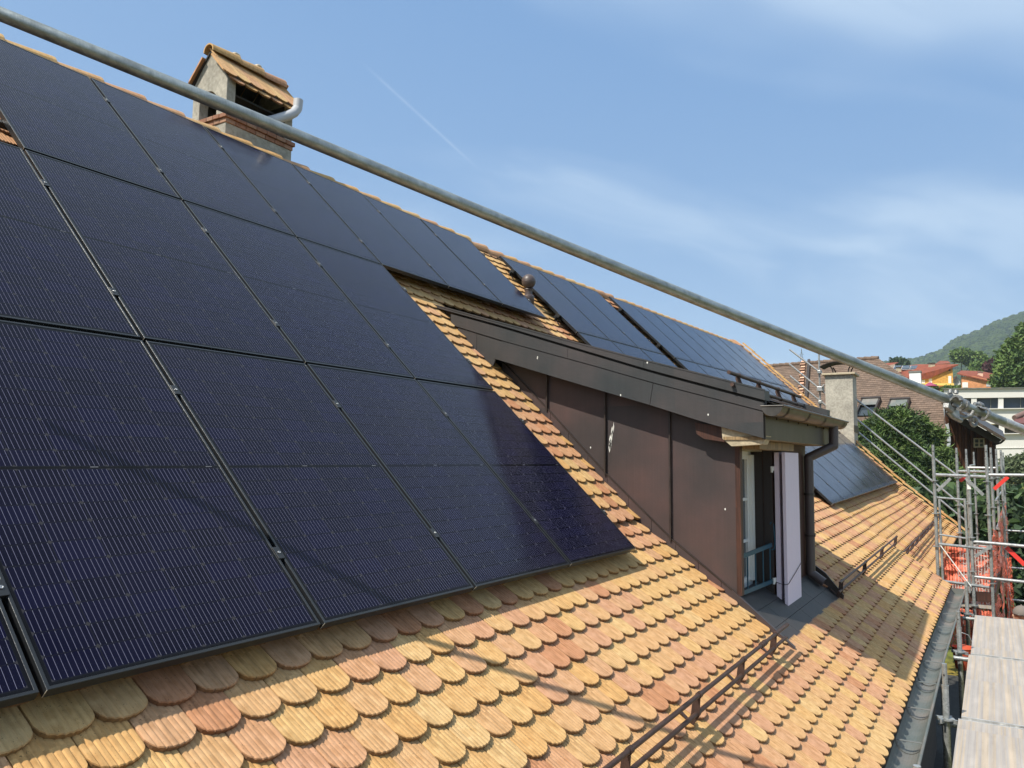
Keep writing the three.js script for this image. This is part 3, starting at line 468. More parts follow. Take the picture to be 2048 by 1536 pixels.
    part(d, 'gutter', [tri(L), tube(c(gx0, 0, R + 0.006), c(gx1, 0, R + 0.006), 0.0095, 10), tube(c(gx0, 0, R + 0.006), c(gx0, Math.PI, R + 0.006), 0.006, 8)], mat.zincDark);
    for (const x of [4.02, 4.85, 5.62, 6.72]) { const Lb = []; for (let k = 0; k < n; k++) { const a = -Math.PI + Math.PI * k / n, b = -Math.PI + Math.PI * (k + 1) / n; for (const r of [R + 0.003, R + 0.009]) Lb.push(c(x, a, r), c(x + 0.03, a, r), c(x + 0.03, b, r), c(x, a, r), c(x + 0.03, b, r), c(x, b, r)); } part(d, 'gutter_bracket', tri(Lb), mat.darkMetal); } }
  // downpipe
  { const q = [V(6.45, -2.60, 4.57), V(6.44, -2.80, 4.568), V(6.325, -2.925, 4.338), V(6.32, -4.10, 4.334), V(6.31, -4.185, 4.46)], L = []; for (let i = 0; i + 1 < q.length; i++) { L.push(tube(q[i], q[i + 1], 0.046, 18, true)); if (i) { const sp = new THREE.SphereGeometry(0.0465, 18, 12); sp.translate(q[i].x, q[i].y, q[i].z); L.push(sp); } } part(d, 'downpipe', L, mat.ventBrown); }
  for (const y of [-3.30, -3.72]) part(d, 'pipe_clip', [tube(V(6.32, y - 0.012, 4.337), V(6.32, y + 0.012, 4.337), 0.053, 18), box(6.312, 6.328, y - 0.006, y + 0.006, 4.2, 4.30)], mat.darkMetal);
  // apron of dark sheets in front of the dormer
  const ap = (u, w, o = -0.012) => surf(u, KINK + w, o); const au = [4.03, 4.5, 5.1, 5.7, 6.2, 6.47], aw = [0.80, 1.02, 1.20, 1.405];
  for (let i = 0; i + 1 < au.length; i++) for (let j = 0; j + 1 < aw.length; j++) part(d, 'apron_sheet', slab([ap(au[i] + .003, aw[j]), ap(au[i + 1], aw[j]), ap(au[i + 1], aw[j + 1] - .003), ap(au[i] + .003, aw[j + 1] - .003)], N2.clone().multiplyScalar(-0.02 - 0.003 * hash2(i, j, 4))), mat.apron);
  part(d, 'apron_upstand', [slab([ap(4.012, 0.80, 0.05), ap(4.012, 1.40, 0.012), ap(4.012, 1.40, -0.06), ap(4.012, 0.80, -0.06)], V(0.035, 0, 0))], mat.brown);
  part(d, 'apron_upstand', [slab([ap(6.47, 0.66, 0.10), ap(6.47, 1.10, 0.10), ap(6.47, 1.36, 0.03), ap(6.47, 1.40, -0.05), ap(6.47, 0.66, -0.05)], V(0.025, 0, 0))], mat.darkMetal);
  // front: window, reveal, pier, folded shutters
  part(d, 'front_wall', [box(4.95, 6.44, -4.28, -2.80, 4.08, 4.285)], mat.woodBrown);
  part(d, 'door_leaf', [box(4.944, 4.95, -4.13, -2.86, 4.11, 4.20), box(4.940, 4.95, -4.16, -2.86, 4.21, 4.286)], mat.black);
  const wx0 = 4.07, wx1 = 4.94, wy0 = -4.06, wy1 = -2.88, wz = 4.10;
  part(d, 'window_frame', [box(wx0, wx1, wy1 - 0.07, wy1, wz - 0.06, wz), box(wx0, wx1, wy0, wy0 + 0.09, wz - 0.06, wz), box(wx0, wx0 + 0.07, wy0 + 0.09, wy1 - 0.07, wz - 0.06, wz), box(wx1 - 0.13, wx1, wy0 + 0.09, wy1 - 0.07, wz - 0.06, wz), box(wx1 - 0.09, wx1 - 0.003, wy0 + 0.05, wy1 - 0.03, wz + 0.001, wz + 0.03)], mat.white);
  for (const y of [-3.30, -3.66]) part(d, 'glazing_bar', box(wx0 + 0.07, wx1 - 0.13, y - 0.013, y + 0.013, wz - 0.035, wz - 0.004), mat.white);
  [[-4.0 + 0.03, -3.673], [-3.647, -3.313], [-3.287, -2.95]].forEach(([a, b]) => part(d, 'window_pane', box(wx0 + 0.07, wx1 - 0.13, a, b, wz - 0.03, wz - 0.024), mat.darkPane));
  part(d, 'window_sill', [box(4.055, 4.96, -4.10, -4.062, 4.04, 4.15)], mat.white);
  part(d, 'window_head', [box(4.06, 4.98, -2.88, -2.84, 4.04, 4.20)], mat.cream);
  // teal guard rail in front of the window
  const guard = part(d, 'window_guard', [bar(V(4.10, -3.745, 4.185), V(4.93, -3.70, 4.27), 0.012, 0.035), bar(V(4.10, -4.03, 4.185), V(4.93, -4.015, 4.27), 0.012, 0.035), ...[0.08, 0.3, 0.52, 0.74, 0.95].map((k) => tube(V(lerp(4.10, 4.93, k), -3.74 + k * 0.04, lerp(4.185, 4.27, k)), V(lerp(4.10, 4.93, k), -4.02, lerp(4.185, 4.27, k)), 0.006, 8)), path([V(4.93, -3.52, 4.262), V(4.945, -3.50, 4.27), V(4.955, -3.52, 4.285), V(4.96, -3.68, 4.295), V(4.955, -3.74, 4.29), V(4.93, -3.74, 4.27)], 0.006, 40, 8)], mat.teal);
  const leaf = (x0, x1, y0, y1, z0, z1, n) => { const s = part(d, 'shutter', [box(x0 + 0.002, x1 - 0.002, y0 + 0.004, y1 - 0.004, z0 + 0.006, z1 - 0.008)], mat.lilac); for (let i = 0; i < n; i++) part(s, 'board', rbox(lerp(x0, x1, i / n) + 0.0012, lerp(x0, x1, (i + 1) / n) - 0.0012, y0, y1, z0, z1, 0.003), mat.lilac); return s; };
  leaf(4.962, 5.54, -4.20, -2.885, 4.300, 4.342, 4);
  leaf(4.935, 5.50, -4.255, -2.885, 4.372, 4.402, 6);
  for (const y of [-3.03, -4.005]) part(d, 'shutter_hinge', [box(4.93, 4.965, y - 0.02, y + 0.02, 4.275, 4.30), tube(V(4.935, y - 0.035, 4.285), V(4.935, y + 0.02, 4.285), 0.011, 10)], mat.white);
  part(d, 'shutter_string', [path([V(4.95, -4.02, 4.29), V(4.93, -4.035, 4.36), V(4.932, -4.03, 4.407), V(5.2, -3.97, 4.409), V(5.505, -3.90, 4.407), V(5.52, -3.89, 4.36)], 0.0028, 40, 6)], mat.black);
}

// ---------------------------------------------------------------- chimney on the ridge
{
  const c = sub(house, 'ridge_chimney'); c.userData.label = 'rendered chimney with a little tiled roof and sooty openings, standing on the ridge';
  const x0 = 2.69, x1 = 3.555, z0 = -0.98, z1 = -0.45;
  part(c, 'stack', [box(x0, x1, -0.4, 0.355, z0, z1)], mat.render);
  part(c, 'flue', box(x0 + 0.12, x1 - 0.12, 0.2, 0.44, z0 + 0.1, z1 - 0.1), mat.soot);
  // two courses of brick
  for (let k = 0; k < 2; k++) { const y0 = 0.357 + k * 0.047, o = 0.012 + k * 0.018; const n = 7; for (let i = 0; i < n; i++) for (const s of [0, 1]) { const a = lerp(x0 - o, x1 + o, i / n), b = lerp(x0 - o, x1 + o, (i + 1) / n); part(c, 'brick', rbox(a + 0.003, b - 0.003, y0, y0 + 0.043, s ? z1 + o - 0.1 : z0 - o, s ? z1 + o : z0 - o + 0.1, 0.004), (i + k) % 3 ? mat.brick : mat.brickPale); }
    for (let i = 0; i < 4; i++) for (const s of [0, 1]) { const a = lerp(z0 - o + 0.1, z1 + o - 0.1, i / 4), b = lerp(z0 - o + 0.1, z1 + o - 0.1, (i + 1) / 4); part(c, 'brick', rbox(s ? x1 + o - 0.1 : x0 - o, s ? x1 + o : x0 - o + 0.1, y0, y0 + 0.043, a + 0.003, b - 0.003, 0.004), (i + k) % 2 ? mat.brickPale : mat.brick); } }
  // gable slabs with an arched opening
  const gable = (x) => { const s = new THREE.Shape(); s.moveTo(z0 + 0.005, 0.451); s.lineTo(z0 + 0.105, 0.451); s.lineTo(z0 + 0.105, 0.60); s.absarc((z0 + z1) / 2 - 0.02, 0.60, (z1 - z0) / 2 - 0.125, Math.PI, 0, true); s.lineTo(z1 - 0.145, 0.451); s.lineTo(z1 - 0.005, 0.451); s.lineTo(z1 - 0.005, 0.83); s.lineTo((z0 + z1) / 2, 1.175); s.lineTo(z0 + 0.005, 0.83); s.closePath(); const g = new THREE.ExtrudeGeometry(s, { depth: 0.10, bevelEnabled: true, bevelSize: 0.004, bevelThickness: 0.004, bevelSegments: 1, curveSegments: 14 }); g.applyMatrix4(new THREE.Matrix4().makeBasis(V(0, 0, 1), V(0, 1, 0), V(-1, 0, 0)).setPosition(x + 0.1, 0, 0)); return g; };
  part(c, 'gable_slab', gable(x0), mat.render); part(c, 'gable_slab', gable(x1 - 0.1), mat.render);
  part(c, 'soot_lining', [box(x0 + 0.115, x1 - 0.115, 0.70, 0.72, z0 + 0.06, z1 - 0.06), box(x0 + 0.102, x0 + 0.112, 0.46, 0.82, z0 + 0.01, z0 + 0.10), box(x1 - 0.112, x1 - 0.103, 0.46, 0.82, z0 + 0.01, z1 - 0.012), box(x0 + 0.104, x0 + 0.112, 0.46, 0.82, z1 - 0.10, z1 - 0.012), box(x0 + 0.1, x1 - 0.1, 0.46, 0.83, z0 + 0.004, z0 + 0.02)], mat.soot);
  // little roof
  const zc = (z0 + z1) / 2, rise = 1.20, run = 0.37, pitch = Math.atan2(0.40, run);
  for (const s of [1, -1]) {
    const D = V(0, -Math.sin(pitch), Math.cos(pitch) * s), N = V(0, Math.cos(pitch), Math.sin(pitch) * s);
    part(c, 'roof_board', slab([V(x0 - 0.02, rise - 0.035, zc), V(x1 + 0.02, rise - 0.035, zc), V(x1 + 0.02, rise - 0.035, zc).addScaledVector(D, 0.43), V(x0 - 0.02, rise - 0.035, zc).addScaledVector(D, 0.43)], N.clone().multiplyScalar(-0.015)), mat.soot);
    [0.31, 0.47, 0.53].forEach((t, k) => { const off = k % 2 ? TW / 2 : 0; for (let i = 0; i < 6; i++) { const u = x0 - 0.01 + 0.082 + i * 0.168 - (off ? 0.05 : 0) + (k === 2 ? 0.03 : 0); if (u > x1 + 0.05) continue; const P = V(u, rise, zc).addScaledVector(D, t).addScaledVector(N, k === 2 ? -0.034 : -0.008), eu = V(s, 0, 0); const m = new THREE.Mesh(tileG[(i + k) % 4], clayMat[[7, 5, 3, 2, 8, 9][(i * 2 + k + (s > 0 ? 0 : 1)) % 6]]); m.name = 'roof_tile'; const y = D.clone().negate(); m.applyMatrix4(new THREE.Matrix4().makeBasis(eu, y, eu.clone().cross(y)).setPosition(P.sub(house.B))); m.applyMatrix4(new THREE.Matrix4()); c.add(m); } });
  }
  for (let i = 0; i < 3; i++) { const m = new THREE.Mesh(ridgeG, clayPlain[[0, 7, 4][i]]); m.name = 'ridge_tile'; m.scale.set(0.80, 0.88, 0.88); m.position.set(x0 - 0.045 + i * 0.315, rise - 0.045, zc).sub(house.B); c.add(m); }
  part(c, 'mortar', [rbox(2.93, 3.02, rise + 0.02, rise + 0.075, zc - 0.05, zc + 0.05, 0.03), rbox(3.23, 3.31, rise + 0.02, rise + 0.08, zc - 0.05, zc + 0.05, 0.03)], mat.cream);
  part(c, 'flue_pipe', [path([V(3.10, 0.50, -0.52), V(3.26, 0.585, -0.41), V(3.44, 0.70, -0.39), V(3.52, 0.765, -0.39), V(3.565, 0.83, -0.39), V(3.575, 0.93, -0.39)], 0.052, 50, 18)], mat.pvc);
}

// ---------------------------------------------------------------- ball vent between the arrays
{
  const P = V(6.75, -0.97, 0.71), v = thing('vent_pipe', 'brown plastic vent pipe with a ball head, standing between the two arrays', 'vent pipe', V(6.75, -1.2, 0.71));
  const lathe = (pts, n = 28) => { const g = new THREE.LatheGeometry(pts.map(([r, y]) => new THREE.Vector2(r, y)), n); g.translate(P.x, 0, P.z); return g; };
  part(v, 'pipe', lathe([[0.052, -1.3], [0.052, -0.89], [0.0, -0.89]]), mat.ventBrown);
  part(v, 'collar', lathe([[0.0, -0.905], [0.074, -0.90], [0.077, -0.79], [0.066, -0.775], [0.0, -0.775]]), mat.ventBrown);
  part(v, 'neck', lathe([[0.054, -0.78], [0.048, -0.72], [0.060, -0.700], [0.066, -0.690], [0.0, -0.688]]), mat.ventBrown);
  part(v, 'ball', (() => { const p = []; for (let i = 0; i <= 20; i++) { const a = -Math.PI / 2 + Math.PI * i / 20; p.push([Math.cos(a) * 0.094 + 1e-4, -0.583 + Math.sin(a) * 0.100]); } return lathe(p, 36); })(), mat.ventBrown);
  part(v, 'seam_ring', lathe([[0.0935, -0.595], [0.0965, -0.592], [0.0965, -0.586], [0.0935, -0.583]]), mat.ventBrown);
  part(v, 'base_plate', slab([RU(6.66, 1.08, -0.11), RU(6.83, 1.08, -0.11), RU(6.83, 1.38, -0.11), RU(6.66, 1.38, -0.11)], NR.clone().multiplyScalar(0.012)), clayPlain[7]);
}

// ---------------------------------------------------------------- snow guards
function snowGuard(label, surfF, us, pipe, t, h, gap, axN, axD, r = 0.0122, dd = 0.045) {
  const g = thing('snow_guard', label, 'snow guard', surfF((pipe[0] + pipe[1]) / 2, t, 0), 'brown double pipe snow guards');
  const top = (u) => surfF(u, t, h), bot = (u) => surfF(u, t + dd, h - gap);
  for (const f of [top, bot]) { const n = Math.max(1, Math.round((pipe[1] - pipe[0]) / 1.5)); const L = []; for (let i = 0; i < n; i++) L.push(tube(f(lerp(pipe[0], pipe[1], i / n)), f(lerp(pipe[0], pipe[1], (i + 1) / n)), r, 14, i > 0 && i < n - 1)); part(g, 'pipe', L, mat.rust); }
  for (const u of us) {
    const N = axN, D = axD, s = new THREE.Shape(), H = h, w = 0.0165; s.moveTo(dd + 0.024, -0.028); s.lineTo(dd + 0.018, H - gap); s.lineTo(w, H - 0.01); s.absarc(0.0, H, w, 0, Math.PI, false); s.lineTo(-w, H - 0.03); s.lineTo(dd - 0.022, H - gap - 0.02); s.lineTo(dd - 0.012, 0.005); s.lineTo(dd + 0.016, -0.03); s.closePath();
    const e = new THREE.ExtrudeGeometry(s, { depth: 0.008, bevelEnabled: false, curveSegments: 10 }), P = surfF(u, t, 0); e.applyMatrix4(new THREE.Matrix4().makeBasis(D, N, D.clone().cross(N)).setPosition(P));
    part(g, 'bracket', [e, bar(surfF(u + 0.004, t - 0.04, 0.010), surfF(u + 0.004, t + dd, 0.002), 0.030, 0.005, N), tube(surfF(u - 0.012, t, h), surfF(u + 0.02, t, h), r + 0.0045, 14), tube(surfF(u - 0.012, t + dd, h - gap), surfF(u + 0.02, t + dd, h - gap), r + 0.0045, 14)], mat.rust);
  }
  return g;
}
const GT = KINK + 1.27;
const sg = snowGuard('brown snow guard of two pipes in front of the dormer, nearest the camera', surf, [0.0, 0.90, 1.82, 2.68, 3.52], [-0.9, 3.90], GT, 0.150, 0.085, N2, D2);
part(sg, 'pipe_sleeve', [tube(surf(3.10, GT, 0.15), surf(3.24, GT, 0.15), 0.017, 14), tube(surf(3.13, GT, 0.15), surf(3.145, GT, 0.15), 0.0195, 14), tube(surf(3.19, GT, 0.15), surf(3.205, GT, 0.15), 0.0195, 14)], mat.rust);
snowGuard('brown snow guard of two pipes right of the dormer, ending at the near verge', surf, [6.42, 8.0, 9.5, 11.02], [6.25, 11.06], GT, 0.155, 0.085, turned(9, N2), turned(9, D2));
snowGuard('long brown snow guard with many brackets on the roof beyond the near verge', surfFar, range(11.2, 18.2, 9), [11.1, 18.4], 6.35, 0.16, 0.085, rot(N3), rot(D3));
{
  const sf = (u, t, h) => V(u, -2.395 - (t) * 0.31 + h * 0.955, 4.2 + t * 0.95 + h * 0.29);
  snowGuard('brown snow guard pipe on the dormer roof above its gutter', sf, [4.08, 4.74, 5.46, 6.17], [3.80, 6.50], 0.0, 0.125, 0.085, V(0, 0.955, 0.29), V(0, -0.29, 0.955), 0.0155, 0.05);
}

// ---------------------------------------------------------------- the galvanised tube slanting across the view, with its couplers
{
  const A = V(-1.95, -1.105, 2.40), P1 = V(-0.8486, -1.5495, 3.3031), P2 = V(2.4480, -2.7422, 6.0038), dir = P2.clone().sub(P1).normalize(), E = P2.clone().addScaledVector(dir, 0.32), S = P1.clone().addScaledVector(dir, -1.3);
  const t = thing('scaffold_tube', 'thick galvanised scaffold tube slanting across the whole photo in front of roof and sky', 'scaffold tube', S);
  const mid = P1.clone().lerp(P2, 0.55).add(V(0, -0.012, 0));
  const L = []; const c = new THREE.CatmullRomCurve3([S, P1, mid, P2, E]); L.push(new THREE.TubeGeometry(c, 60, 0.0242, 32, false)); part(t, 'tube', L, mat.pipe);
  part(t, 'tube_end', [tube(P2.clone().addScaledVector(dir, 0.02), P2.clone().addScaledVector(dir, 0.325), 0.0247, 32)], mat.galvBright);
  // two couplers: forged halves, bolts with nuts, a hook shaped flap
  const up = V(0, 1, 0).addScaledVector(dir, -dir.y).normalize(), sd = dir.clone().cross(up).normalize();
  const loc = (o, a, b, c2) => o.clone().addScaledVector(dir, a).addScaledVector(up, b).addScaledVector(sd, c2);
  const ring = (o, a, r, w, th, a0, a1, n = 14) => { const L2 = []; for (let i = 0; i < n; i++) { const p = lerp(a0, a1, i / n), q = lerp(a0, a1, (i + 1) / n); const f = (ang, rr, s) => loc(o, a + s * w / 2, Math.sin(ang) * rr, Math.cos(ang) * rr); L2.push(slab([f(p, r, -1), f(q, r, -1), f(q, r + th, -1), f(p, r + th, -1)], dir.clone().multiplyScalar(w))); } return L2; };
  const O1 = at(1921, 808, 3.86), O2 = at(1968, 828, 3.95);
  const c1 = part(t, 'coupler', [...ring(O1, 0, 0.0246, 0.042, 0.006, -1.2, 3.6), ...ring(O1, -0.03, 0.0246, 0.018, 0.012, 0.2, 2.9), ...ring(O1, 0.014, 0.0246, 0.016, 0.010, -2.6, 0.6)], mat.forged);
  part(c1, 'coupler_plate', [slab([loc(O1, -0.05, 0.045, -0.034), loc(O1, -0.02, 0.052, -0.036), loc(O1, 0.03, -0.005, -0.036), loc(O1, 0.05, -0.055, -0.034), loc(O1, 0.01, -0.062, -0.034), loc(O1, -0.035, -0.05, -0.034)], sd.clone().multiplyScalar(-0.008))], mat.galv);
  part(c1, 'bolt', [tube(loc(O1, -0.035, 0.036, -0.040), loc(O1, 0.052, 0.030, -0.050), 0.0075, 12), tube(loc(O1, 0.042, 0.0305, -0.049), loc(O1, 0.056, 0.030, -0.050), 0.0135, 6)], mat.forged);
  part(c1, 'bolt', [tube(loc(O1, -0.012, -0.002, -0.030), loc(O1, -0.012, -0.002, -0.056), 0.012, 6)], mat.darkMetal);
  part(c1, 'bolt', [tube(loc(O1, -0.055, 0.040, -0.02), loc(O1, -0.055, 0.058, -0.02), 0.010, 6), tube(loc(O1, -0.03, 0.046, -0.01), loc(O1, -0.03, 0.062, -0.01), 0.012, 6)], mat.forged);
  part(c1, 'flap', [path([loc(O1, 0.0, -0.03, -0.044), loc(O1, 0.04, -0.046, -0.046), loc(O1, 0.085, -0.042, -0.044), loc(O1, 0.115, -0.02, -0.034), loc(O1, 0.118, 0.004, -0.024)], 0.0105, 30, 8), path([loc(O1, -0.04, -0.048, -0.03), loc(O1, 0.0, -0.062, -0.034), loc(O1, 0.06, -0.066, -0.034)], 0.012, 20, 8), bar(loc(O1, -0.10, -0.038, 0.01), loc(O1, -0.03, -0.042, -0.02), 0.024, 0.022, up)], mat.forged);
  const c2 = part(t, 'coupler', [...ring(O2, 0, 0.0246, 0.016, 0.010, -3.1, 2.2), ...ring(O2, -0.03, 0.0246, 0.040, 0.005, 0.6, 2.8)], mat.forged);
  part(c2, 'bolt', [tube(loc(O2, -0.05, 0.040, -0.02), loc(O2, -0.004, 0.048, -0.026), 0.009, 10), tube(loc(O2, -0.016, 0.043, -0.024), loc(O2, 0.004, 0.049, -0.027), 0.016, 6), path([loc(O2, -0.03, 0.03, -0.03), loc(O2, -0.012, 0.058, -0.028), loc(O2, 0.012, 0.052, -0.024), loc(O2, 0.014, 0.03, -0.026)], 0.008, 20, 8)], mat.forged);
  part(c2, 'swivel_eye', [(() => { const g = new THREE.TorusGeometry(0.02, 0.0075, 8, 18); g.applyMatrix4(new THREE.Matrix4().makeBasis(dir, up, sd).setPosition(loc(O2, -0.035, -0.052, -0.02))); return g; })(), bar(loc(O2, -0.07, -0.05, -0.01), loc(O2, -0.045, -0.045, -0.02), 0.02, 0.02, up)], mat.forged);
}

// ---------------------------------------------------------------- eaves scaffold: decks and uprights beside the gutter
const Y = -4.97;
{
  const s = thing('eaves_scaffold', 'scaffold along the eaves with striped metal decks, right foreground', 'scaffold', V(5, GROUND, 6));
  const ends = [-5.08, -2.52, 0.04, 2.52, 5.06, 7.50, 10.02];
  for (let i = 0; i + 1 < ends.length; i++) for (const [z0, z1] of [[5.66, 6.28], [6.29, 6.91]]) {
    const a = ends[i] + 0.035, b = ends[i + 1] - 0.035, zz = 0.022 * (ends[i] - 3) / 3, g = new THREE.BoxGeometry(b - a, 0.045, z1 - z0, 1, 1, 1); g.translate((a + b) / 2, Y - 0.0225 + (hash2(i, 3, 5) - 0.5) * 0.006, (z0 + z1) / 2 + zz);
    const p = g.attributes.position, uv = g.attributes.uv; for (let k = 0; k < p.count; k++) uv.setXY(k, (p.getZ(k) - z0) / (z1 - z0), (p.getX(k) - a) / 2.5 + i * 0.37);
    part(s, 'deck', g, mat.deck, { keepUV: true });
    part(s, 'deck_end', [box(a - 0.004, a + 0.014, Y - 0.05, Y + 0.006, z0 + zz, z1 + zz), ...[0.06, 0.27, 0.37, 0.56].map((f) => box(a - 0.034, a - 0.003, Y - 0.03, Y - 0.008, z0 + f + zz - 0.012, z0 + f + zz + 0.012))], mat.alu);
    part(s, 'deck_end', [box(b - 0.014, b + 0.004, Y - 0.05, Y + 0.006, z0 + zz, z1 + zz), ...[0.06, 0.27, 0.37, 0.56].map((f) => box(b + 0.003, b + 0.034, Y - 0.03, Y - 0.008, z0 + f + zz - 0.012, z0 + f + zz + 0.012))], mat.alu);
  }
  for (const x of ends) { const zz = 0.022 * (x - 3) / 3; part(s, 'transom', tube(V(x, Y - 0.055, 5.5 + zz), V(x, Y - 0.055, 7.1 + zz), 0.024, 12), mat.galv); }
  for (const x of [-2.52, 2.52, 5.0, 7.6, 10.1]) for (const z of [5.575 + 0.016 * (x - 5) / 2.6, 7.06]) {
    const top = z < 6 ? Y + 0.42 : Y + 0.5; if (x < 0 && z < 6) continue;
    const u = part(s, 'upright', [tube(V(x, GROUND, z), V(x, top - 0.17, z), 0.0242, 16), tube(V(x, top - 0.17, z), V(x, top, z), 0.0192, 16), tube(V(x, top - 0.185, z), V(x, top - 0.165, z), 0.0258, 16)], mat.galv);
    part(u, 'rosette', [tube(V(x, Y - 0.008, z), V(x, Y + 0.002, z), 0.060, 10), ...[0, 1, 2, 3].map((k) => { const a = k * Math.PI / 2 + 0.4; return bar(V(x + Math.cos(a) * 0.03, Y - 0.01, z + Math.sin(a) * 0.03), V(x + Math.cos(a) * 0.085, Y - 0.01, z + Math.sin(a) * 0.085), 0.016, 0.03); })], mat.galv);
    part(u, 'pin_hole', tube(V(x - 0.0205, top - 0.085, z - 0.004), V(x - 0.0187, top - 0.085, z - 0.004), 0.007, 10), mat.black);
  }
  for (const y of [Y - 2.0, Y - 4.0]) { part(s, 'lower_deck', box(-4, 10, y - 0.05, y, 5.70, 6.9), mat.deck); for (const x of ends) part(s, 'transom', tube(V(x, y - 0.06, 5.5), V(x, y - 0.06, 7.1), 0.024, 10), mat.galv); part(s, 'ledger', tube(V(-5, y + 1, 7.06), V(10, y + 1, 7.06), 0.024, 10), mat.galv); }
}
// ---------------------------------------------------------------- scaffold tower beyond the near verge
const netMat = M({ color: C3(0.72, 0.16, 0.09), roughness: 0.8, transparent: true, alphaTest: 0.5, alphaMap: tex(256, 256, (i, j) => { const a = (i % 16) < 4 + 7 * vnoise(i / 21, j / 17, 401), b = (j % 8) < 2.6; const v = (a && hash2(i >> 4, j >> 3, 409) > 0.12) || b ? 255 : 0; return [v, v, v]; }, false) });
function net(parent, A, B, y0, y1, bulge, seed) {       // hanging, creased debris mesh between A and B
  const n = 46, m = 34, L = [], uv = [], d = B.clone().sub(A); d.y = 0; const len = d.length(), nn = V(d.z, 0, -d.x).normalize();
  const P = (i, j) => { const s = i / n, t = j / m, f = (fbm(s * 5 + seed, t * 7, 4, 411) - 0.5) * bulge + (fbm(s * 2 + seed, t * 26, 3, 419) - 0.5) * bulge * 0.7; return V(A.x + d.x * s, lerp(y1 + (fbm(s * 4, seed, 3, 5) - 0.5) * 0.08, y0, t), A.z + d.z * s).addScaledVector(nn, f); };
  for (let i = 0; i < n; i++) for (let j = 0; j < m; j++) { const q = [[i, j], [i + 1, j], [i + 1, j + 1], [i, j], [i + 1, j + 1], [i, j + 1]]; for (const [a, b] of q) { L.push(P(a, b)); uv.push(a / n * len * 1.6, b / m * (y1 - y0) * 1.6); } }
  const g = tri(L); g.setAttribute('uv', new THREE.Float32BufferAttribute(uv, 2)); return part(parent, 'netting', g, netMat, { keepUV: true });
}
{
  const s = thing('scaffold_tower', 'galvanised scaffold tower with orange netting and red braces beyond the near verge', 'scaffold', V(13, GROUND, 5.6));
  const post = (x, z, top, r = 0.0242) => { const u = part(s, 'upright', [tube(V(x, GROUND, z), V(x, top - 0.2, z), r, 14), tube(V(x, top - 0.2, z), V(x, top, z), r * 0.8, 14), tube(V(x, top - 0.215, z), V(x, top - 0.185, z), r * 1.08, 14), tube(V(x, top - 0.30, z), V(x, top - 0.285, z), r * 1.08, 14)], mat.galv); for (let y = top - 0.55; y > -5.6; y -= 0.5) part(u, 'rosette', tube(V(x, y - 0.006, z), V(x, y + 0.006, z), 0.058, 10), mat.galv); part(u, 'pin_hole', tube(V(x - r * 0.8 - 0.002, top - 0.1, z), V(x - r * 0.8 + 0.001, top - 0.1, z), 0.010, 10), mat.black); return u; };
  const T = -2.69, xs = 11.5;
  [[xs, 5.20, T], [xs + 0.1, 5.90, T], [14.4, 5.42, T], [14.1, 5.96, T], [15.9, 5.54, T], [15.8, 6.05, T], [17.1, 6.14, T], [20.9, 5.59, T], [21.6, 6.23, T], [xs + 0.05, 5.66, -3.03]].forEach((p) => post(...p));
  const tb = (a, b, r = 0.0242, m = mat.galvBright, name = 'ledger') => part(s, name, tube(a, b, r, 12), m);
  tb(V(xs, -3.15, 5.22), V(xs + 0.1, -3.17, 5.88)); tb(V(xs + 0.1, -3.14, 5.92), V(xs + 0.1, -3.13, 6.9));
  tb(V(xs + 0.05, -4.14, 5.68), V(xs + 0.05, -4.19, 6.9)); tb(V(xs + 0.05, -4.66, 5.68), V(xs + 0.05, -4.70, 6.9));
  tb(V(14.4, -3.12, 5.44), V(14.1, -3.12, 5.94)); tb(V(15.9, -3.06, 5.56), V(15.8, -3.06, 6.03)); tb(V(15.9, -3.02, 5.6), V(20.9, -3.02, 5.6), 0.02); tb(V(15.8, -3.02, 6.06), V(21.6, -3.02, 6.2), 0.02);
  tb(V(14.1, -3.62, 6.0), V(21.6, -3.62, 6.2), 0.017); tb(V(14.1, -4.1, 6.0), V(21.6, -4.1, 6.2), 0.017);
  tb(V(17.1, -4.35, 6.16), V(17.1, -4.36, 7.2), 0.02); tb(V(17.1, -5.1, 6.16), V(17.1, -5.12, 7.2), 0.02); tb(V(17.1, -5.75, 6.16), V(17.1, -5.77, 7.2), 0.022);
  // end guard frame with its diagonal
  const gf = part(s, 'guard_frame', [tube(V(xs + 0.02, -3.50, 5.235), V(xs + 0.04, -3.52, 5.60), 0.016, 10), tube(V(xs + 0.02, -4.06, 5.235), V(xs + 0.04, -4.10, 5.62), 0.014, 10), tube(V(xs + 0.0, -4.20, 5.225), V(xs + 0.05, -4.24, 5.86), 0.022, 10), tube(V(xs + 0.0, -4.75, 5.235), V(xs + 0.05, -4.80, 5.86), 0.022, 10), tube(V(xs + 0.03, -3.48, 5.255), V(xs + 0.03, -4.90, 5.262), 0.018, 10), tube(V(xs + 0.03, -3.50, 5.595), V(xs + 0.03, -4.90, 5.61), 0.018, 10)], mat.galv);
  part(gf, 'diagonal', tube(V(xs - 0.02, -4.22, 5.25), V(xs - 0.01, -4.80, 5.63), 0.008, 8), mat.white);
  const fl = (a, b, m, w = 0.045) => part(s, 'brace', bar(a, b, 0.006, w), m);
  fl(V(xs - .02, -3.40, 5.235), V(xs - .02, -3.20, 5.42), mat.galv); fl(V(xs - .02, -3.19, 5.62), V(xs - .02, -3.44, 5.84), mat.galv); fl(V(xs, -4.35, 5.70), V(xs, -4.18, 5.92), mat.galv);
  fl(V(14.0, -3.42, 5.985), V(14.0, -3.20, 6.20), mat.redPaint, 0.06); fl(V(14.5, -3.30, 5.45), V(14.5, -3.19, 5.60), mat.redPaint, 0.06); fl(V(xs + 0.1, -4.20, 6.10), V(xs + 0.1, -4.44, 6.32), mat.redPaint, 0.06);
